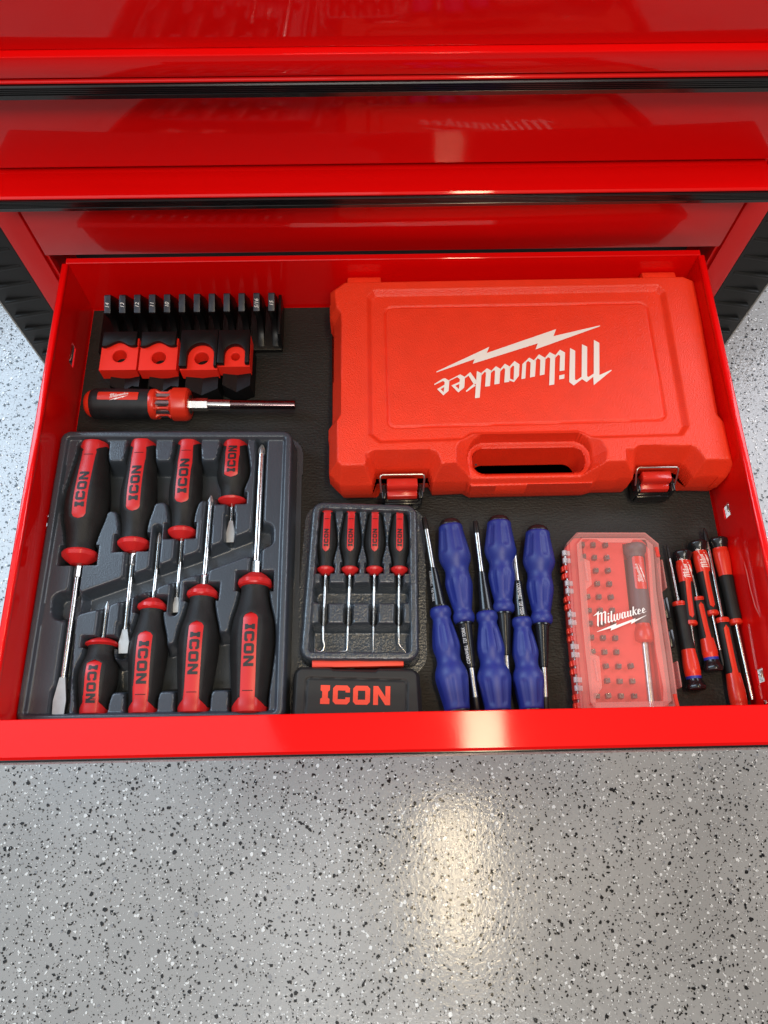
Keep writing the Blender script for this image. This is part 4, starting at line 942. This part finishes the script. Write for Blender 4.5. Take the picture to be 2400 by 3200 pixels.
for r, row in enumerate(rows):
    for c, p in enumerate(row):
        q = at(p[0], p[1], ZI + .004); o = bpy.data.objects.new('precision_bit', me_bit); COL.objects.link(o); o.location = (q.x, q.y, ZI - .0012); o.rotation_euler = (0.05 * random.uniform(-1, 1), 0.05 * random.uniform(-1, 1), PI / 4 + random.uniform(-.12, .12))
        tag(o, 'tiny grey bit under the clear lid, %s row from the top, %s in its row' % (ordn[r], posn[c]), 'screwdriver bit', 'precision bits standing in the clear lidded case')
        tp_ = bpy.data.objects.new('tip', me_tip); COL.objects.link(tp_); tp_.parent = o

# ================================================================== PRECISION SCREWDRIVERS
def precision(label, cap, hend, tip, L_black=False, logo=False, red_end=False, s=1.0, z=.0088, ring=False, stripe=True, blacktip=True, rs=.00115, case=False, long_red=.42, group='six loose precision screwdrivers beside the right drawer wall'):
    a, ang, L = spread(cap, hend, z); _, ang2, LT = spread(cap, tip, z)
    o = root('precision_screwdriver', label, 'screwdriver', group, a, ang2)
    q = s
    b = B(); b.lathe(smooth_prof([(0, .0040 * q), (.0006, .0072 * q), (.0020, .0082 * q), (.0040, .0082 * q), (.0075, .0068 * q), (.0105, .0061 * q)], .0006), 36, lambda y, th: 1 + .035 * math.cos(6 * th) * (1 if y < .006 else .2)); b.done('spinner_cap', COLLAR, o, 40)
    y0 = .0100
    if ring:
        b = B(); b.lathe([(.0098, .0063 * q), (.0122, .0064 * q)], 30); b.done('blue_ring', BLUERING, o, 40); y0 = .0120
    m = long_red * L
    body = smooth_prof([(y0, .0064 * q), (y0 + .003, .0065 * q), (y0 + .0035, .0068 * q), (m * .6, .0070 * q), (m, .0060 * q), (m * 1.35, .0052 * q), (L * .82, .0050 * q), (L * .94, .0052 * q), (L * .965, .0052 * q)], .002)
    b = B(); b.lathe(body, 36, lambda y, th: facet(y, th, .25, 4) if y > y0 + .004 else 1); b.done('handle_body', MRED, o, 50)
    R = lambda s_: interp(body, s_)
    # black grip shells over the lower handle, leaving a stripe unless turned away
    n = 32; bm = bmesh.new(); rings = []; S = [m] + [m + (L * .955 - m) * k_ / 14 for k_ in range(1, 15)]
    for qi, s_ in enumerate(S):
        hw = (.0021 * q if stripe else 0)
        if stripe and s_ > L * .90: hw = 0
        th0 = hw / R(s_); rr = []
        for k_ in range(n + 1):
            th = th0 + (2 * PI - 2 * th0) * k_ / n; edge = (hw > 0 and k_ in (0, n)) or qi in (0, len(S) - 1)
            r = R(s_) * facet(s_, th, .25, 4) + (.0005 if not edge else -.0002); rr.append(bm.verts.new((r * math.sin(th), s_, r * math.cos(th))))
        rings.append(rr)
    for r0, r1 in zip(rings, rings[1:]):
        for k_ in range(n): bm.faces.new((r0[k_], r0[k_ + 1], r1[k_ + 1], r1[k_]))
    bmesh.ops.recalc_face_normals(bm, faces=bm.faces); me = bpy.data.meshes.new('grip'); bm.to_mesh(me); bm.free(); link('grip', me, GREYRUB if case else RUBBER, o, 50)
    b = B(); b.lathe([(L * .955, .0050 * q), (L * .96, .0056 * q), (L * .99, .0055 * q), (L, .0042 * q)], 28); b.done('collar', MRED, o, 40)
    tl = .014 if blacktip else .001
    b = B(); b.lathe([(L - .001, rs), (LT - tl, rs)], 14); b.done('shaft', STEEL, o, 50)
    if blacktip: b = B(); b.lathe([(LT - tl, rs * 1.15), (LT - .004, rs * 1.1), (LT, rs * .3)], 12); b.done('tip', BLACKBIT, o, 50)
    if logo:
        lw = .0235 * q; s1 = m * .95
        def f(u, v): s_ = s1 - u; r = R(s_) * 1.0; th = (v - LOGO_H * lw / 2) / r; rr = r * facet(s_, th, .25, 4) + .0003; return (rr * math.sin(th), s_, rr * math.cos(th))
        patch([([(p[0] * lw, p[1] * lw) for p in a_], [[(p[0] * lw, p[1] * lw) for p in h] for h in h_]) for a_, h_ in LOGO], f, 'logo', WHITE, o, 2)
    return o
R7 = lambda x, y: (2050 + x * .2261, 1500 + y * .2261)
precision('precision screwdriver next to the clear case, point up, plain black grip and blue ring', (2176, 2160), (2115.6, 1880), (2084, 1700), ring=True, stripe=False, s=1.0, long_red=.44)
precision('precision screwdriver with white logo, second from the clear case, black cap up', (2131, 1722), (2160.8, 1955), (2179, 2108), logo=True, s=.98, blacktip=False, z=.0095)
precision('precision screwdriver with red stripe, point up and blue ring, ends lowest between logo handles', (2232, 2100), (2180, 1866), (2163, 1795), ring=True, s=.96, blacktip=False)
precision('precision screwdriver with white logo, middle black cap of the three raised ones', (2178, 1692), (2227.5, 1923), (2261, 2084), logo=True, s=.98, z=.0100)
precision('precision screwdriver point up with flat black blade, handle running under the drawer front', (2319, 2246), (2257, 1930), (2200, 1650), s=1.02, rs=.0018)
precision('precision screwdriver nearest the right drawer wall, black grip with no stripe', (2242, 1682), (2300, 1952), (2352, 2190), stripe=False, s=1.0, rs=.0017, blacktip=False, long_red=.44)

# the driver packed in the clear case
a, ang, L = spread((1981, 1700), (2003, 1985), .0235); _, a2, LT = spread((1981, 1700), (2038, 2226), .0235)
o = root('ratcheting_precision_driver', 'grey and red precision driver with long steel shaft packed inside the clear lidded case', 'screwdriver', None, a, a2)
b = B(); b.lathe(smooth_prof([(0, .005), (.0012, .0088), (.0035, .0098), (.0070, .0098), (.0105, .0080), (.0130, .0076)], .0008), 12); b.done('spinner_cap', CASEGREY, o, 30)
hb_ = smooth_prof([(.0120, .0068), (.0140, .0070), (.040, .0078), (.055, .0080), (.068, .0072), (.0715, .0060)], .0015)
for t in (0,):
    b = B(); b.lathe(hb_, 36); b.done('handle_body', CASEGREY, o, 50)
patch([(rrect(.0135, .0430, -.0052, .0052, .002), [])], lambda u, v: ((interp(hb_, u) + .0004) * math.sin(v / interp(hb_, u)), u, (interp(hb_, u) + .0004) * math.cos(v / interp(hb_, u))), 'label_plate', MRED, o, 3)
lw = .0170
patch([([(p[0] * lw, p[1] * lw) for p in a_], [[(p[0] * lw, p[1] * lw) for p in h] for h in h_]) for a_, h_ in LOGO], lambda u, v: ((.0085) * math.sin((v - LOGO_H * lw / 2) / .008), .0375 - u, .0085 * math.cos((v - LOGO_H * lw / 2) / .008)), 'logo', WHITE, o, 2)
b = B(); b.lathe(smooth_prof([(.070, .0058), (.073, .0060), (.079, .0078), (.086, .0076), (.0875, .0050)], .001), 24, lambda y, th: facet(y, th, .5, 10)); b.done('collar', MRED, o, 30)
b = B(); b.lathe([(.086, .0030), (LT, .0030)], 20); b.done('shaft', DSTEEL, o, 50)
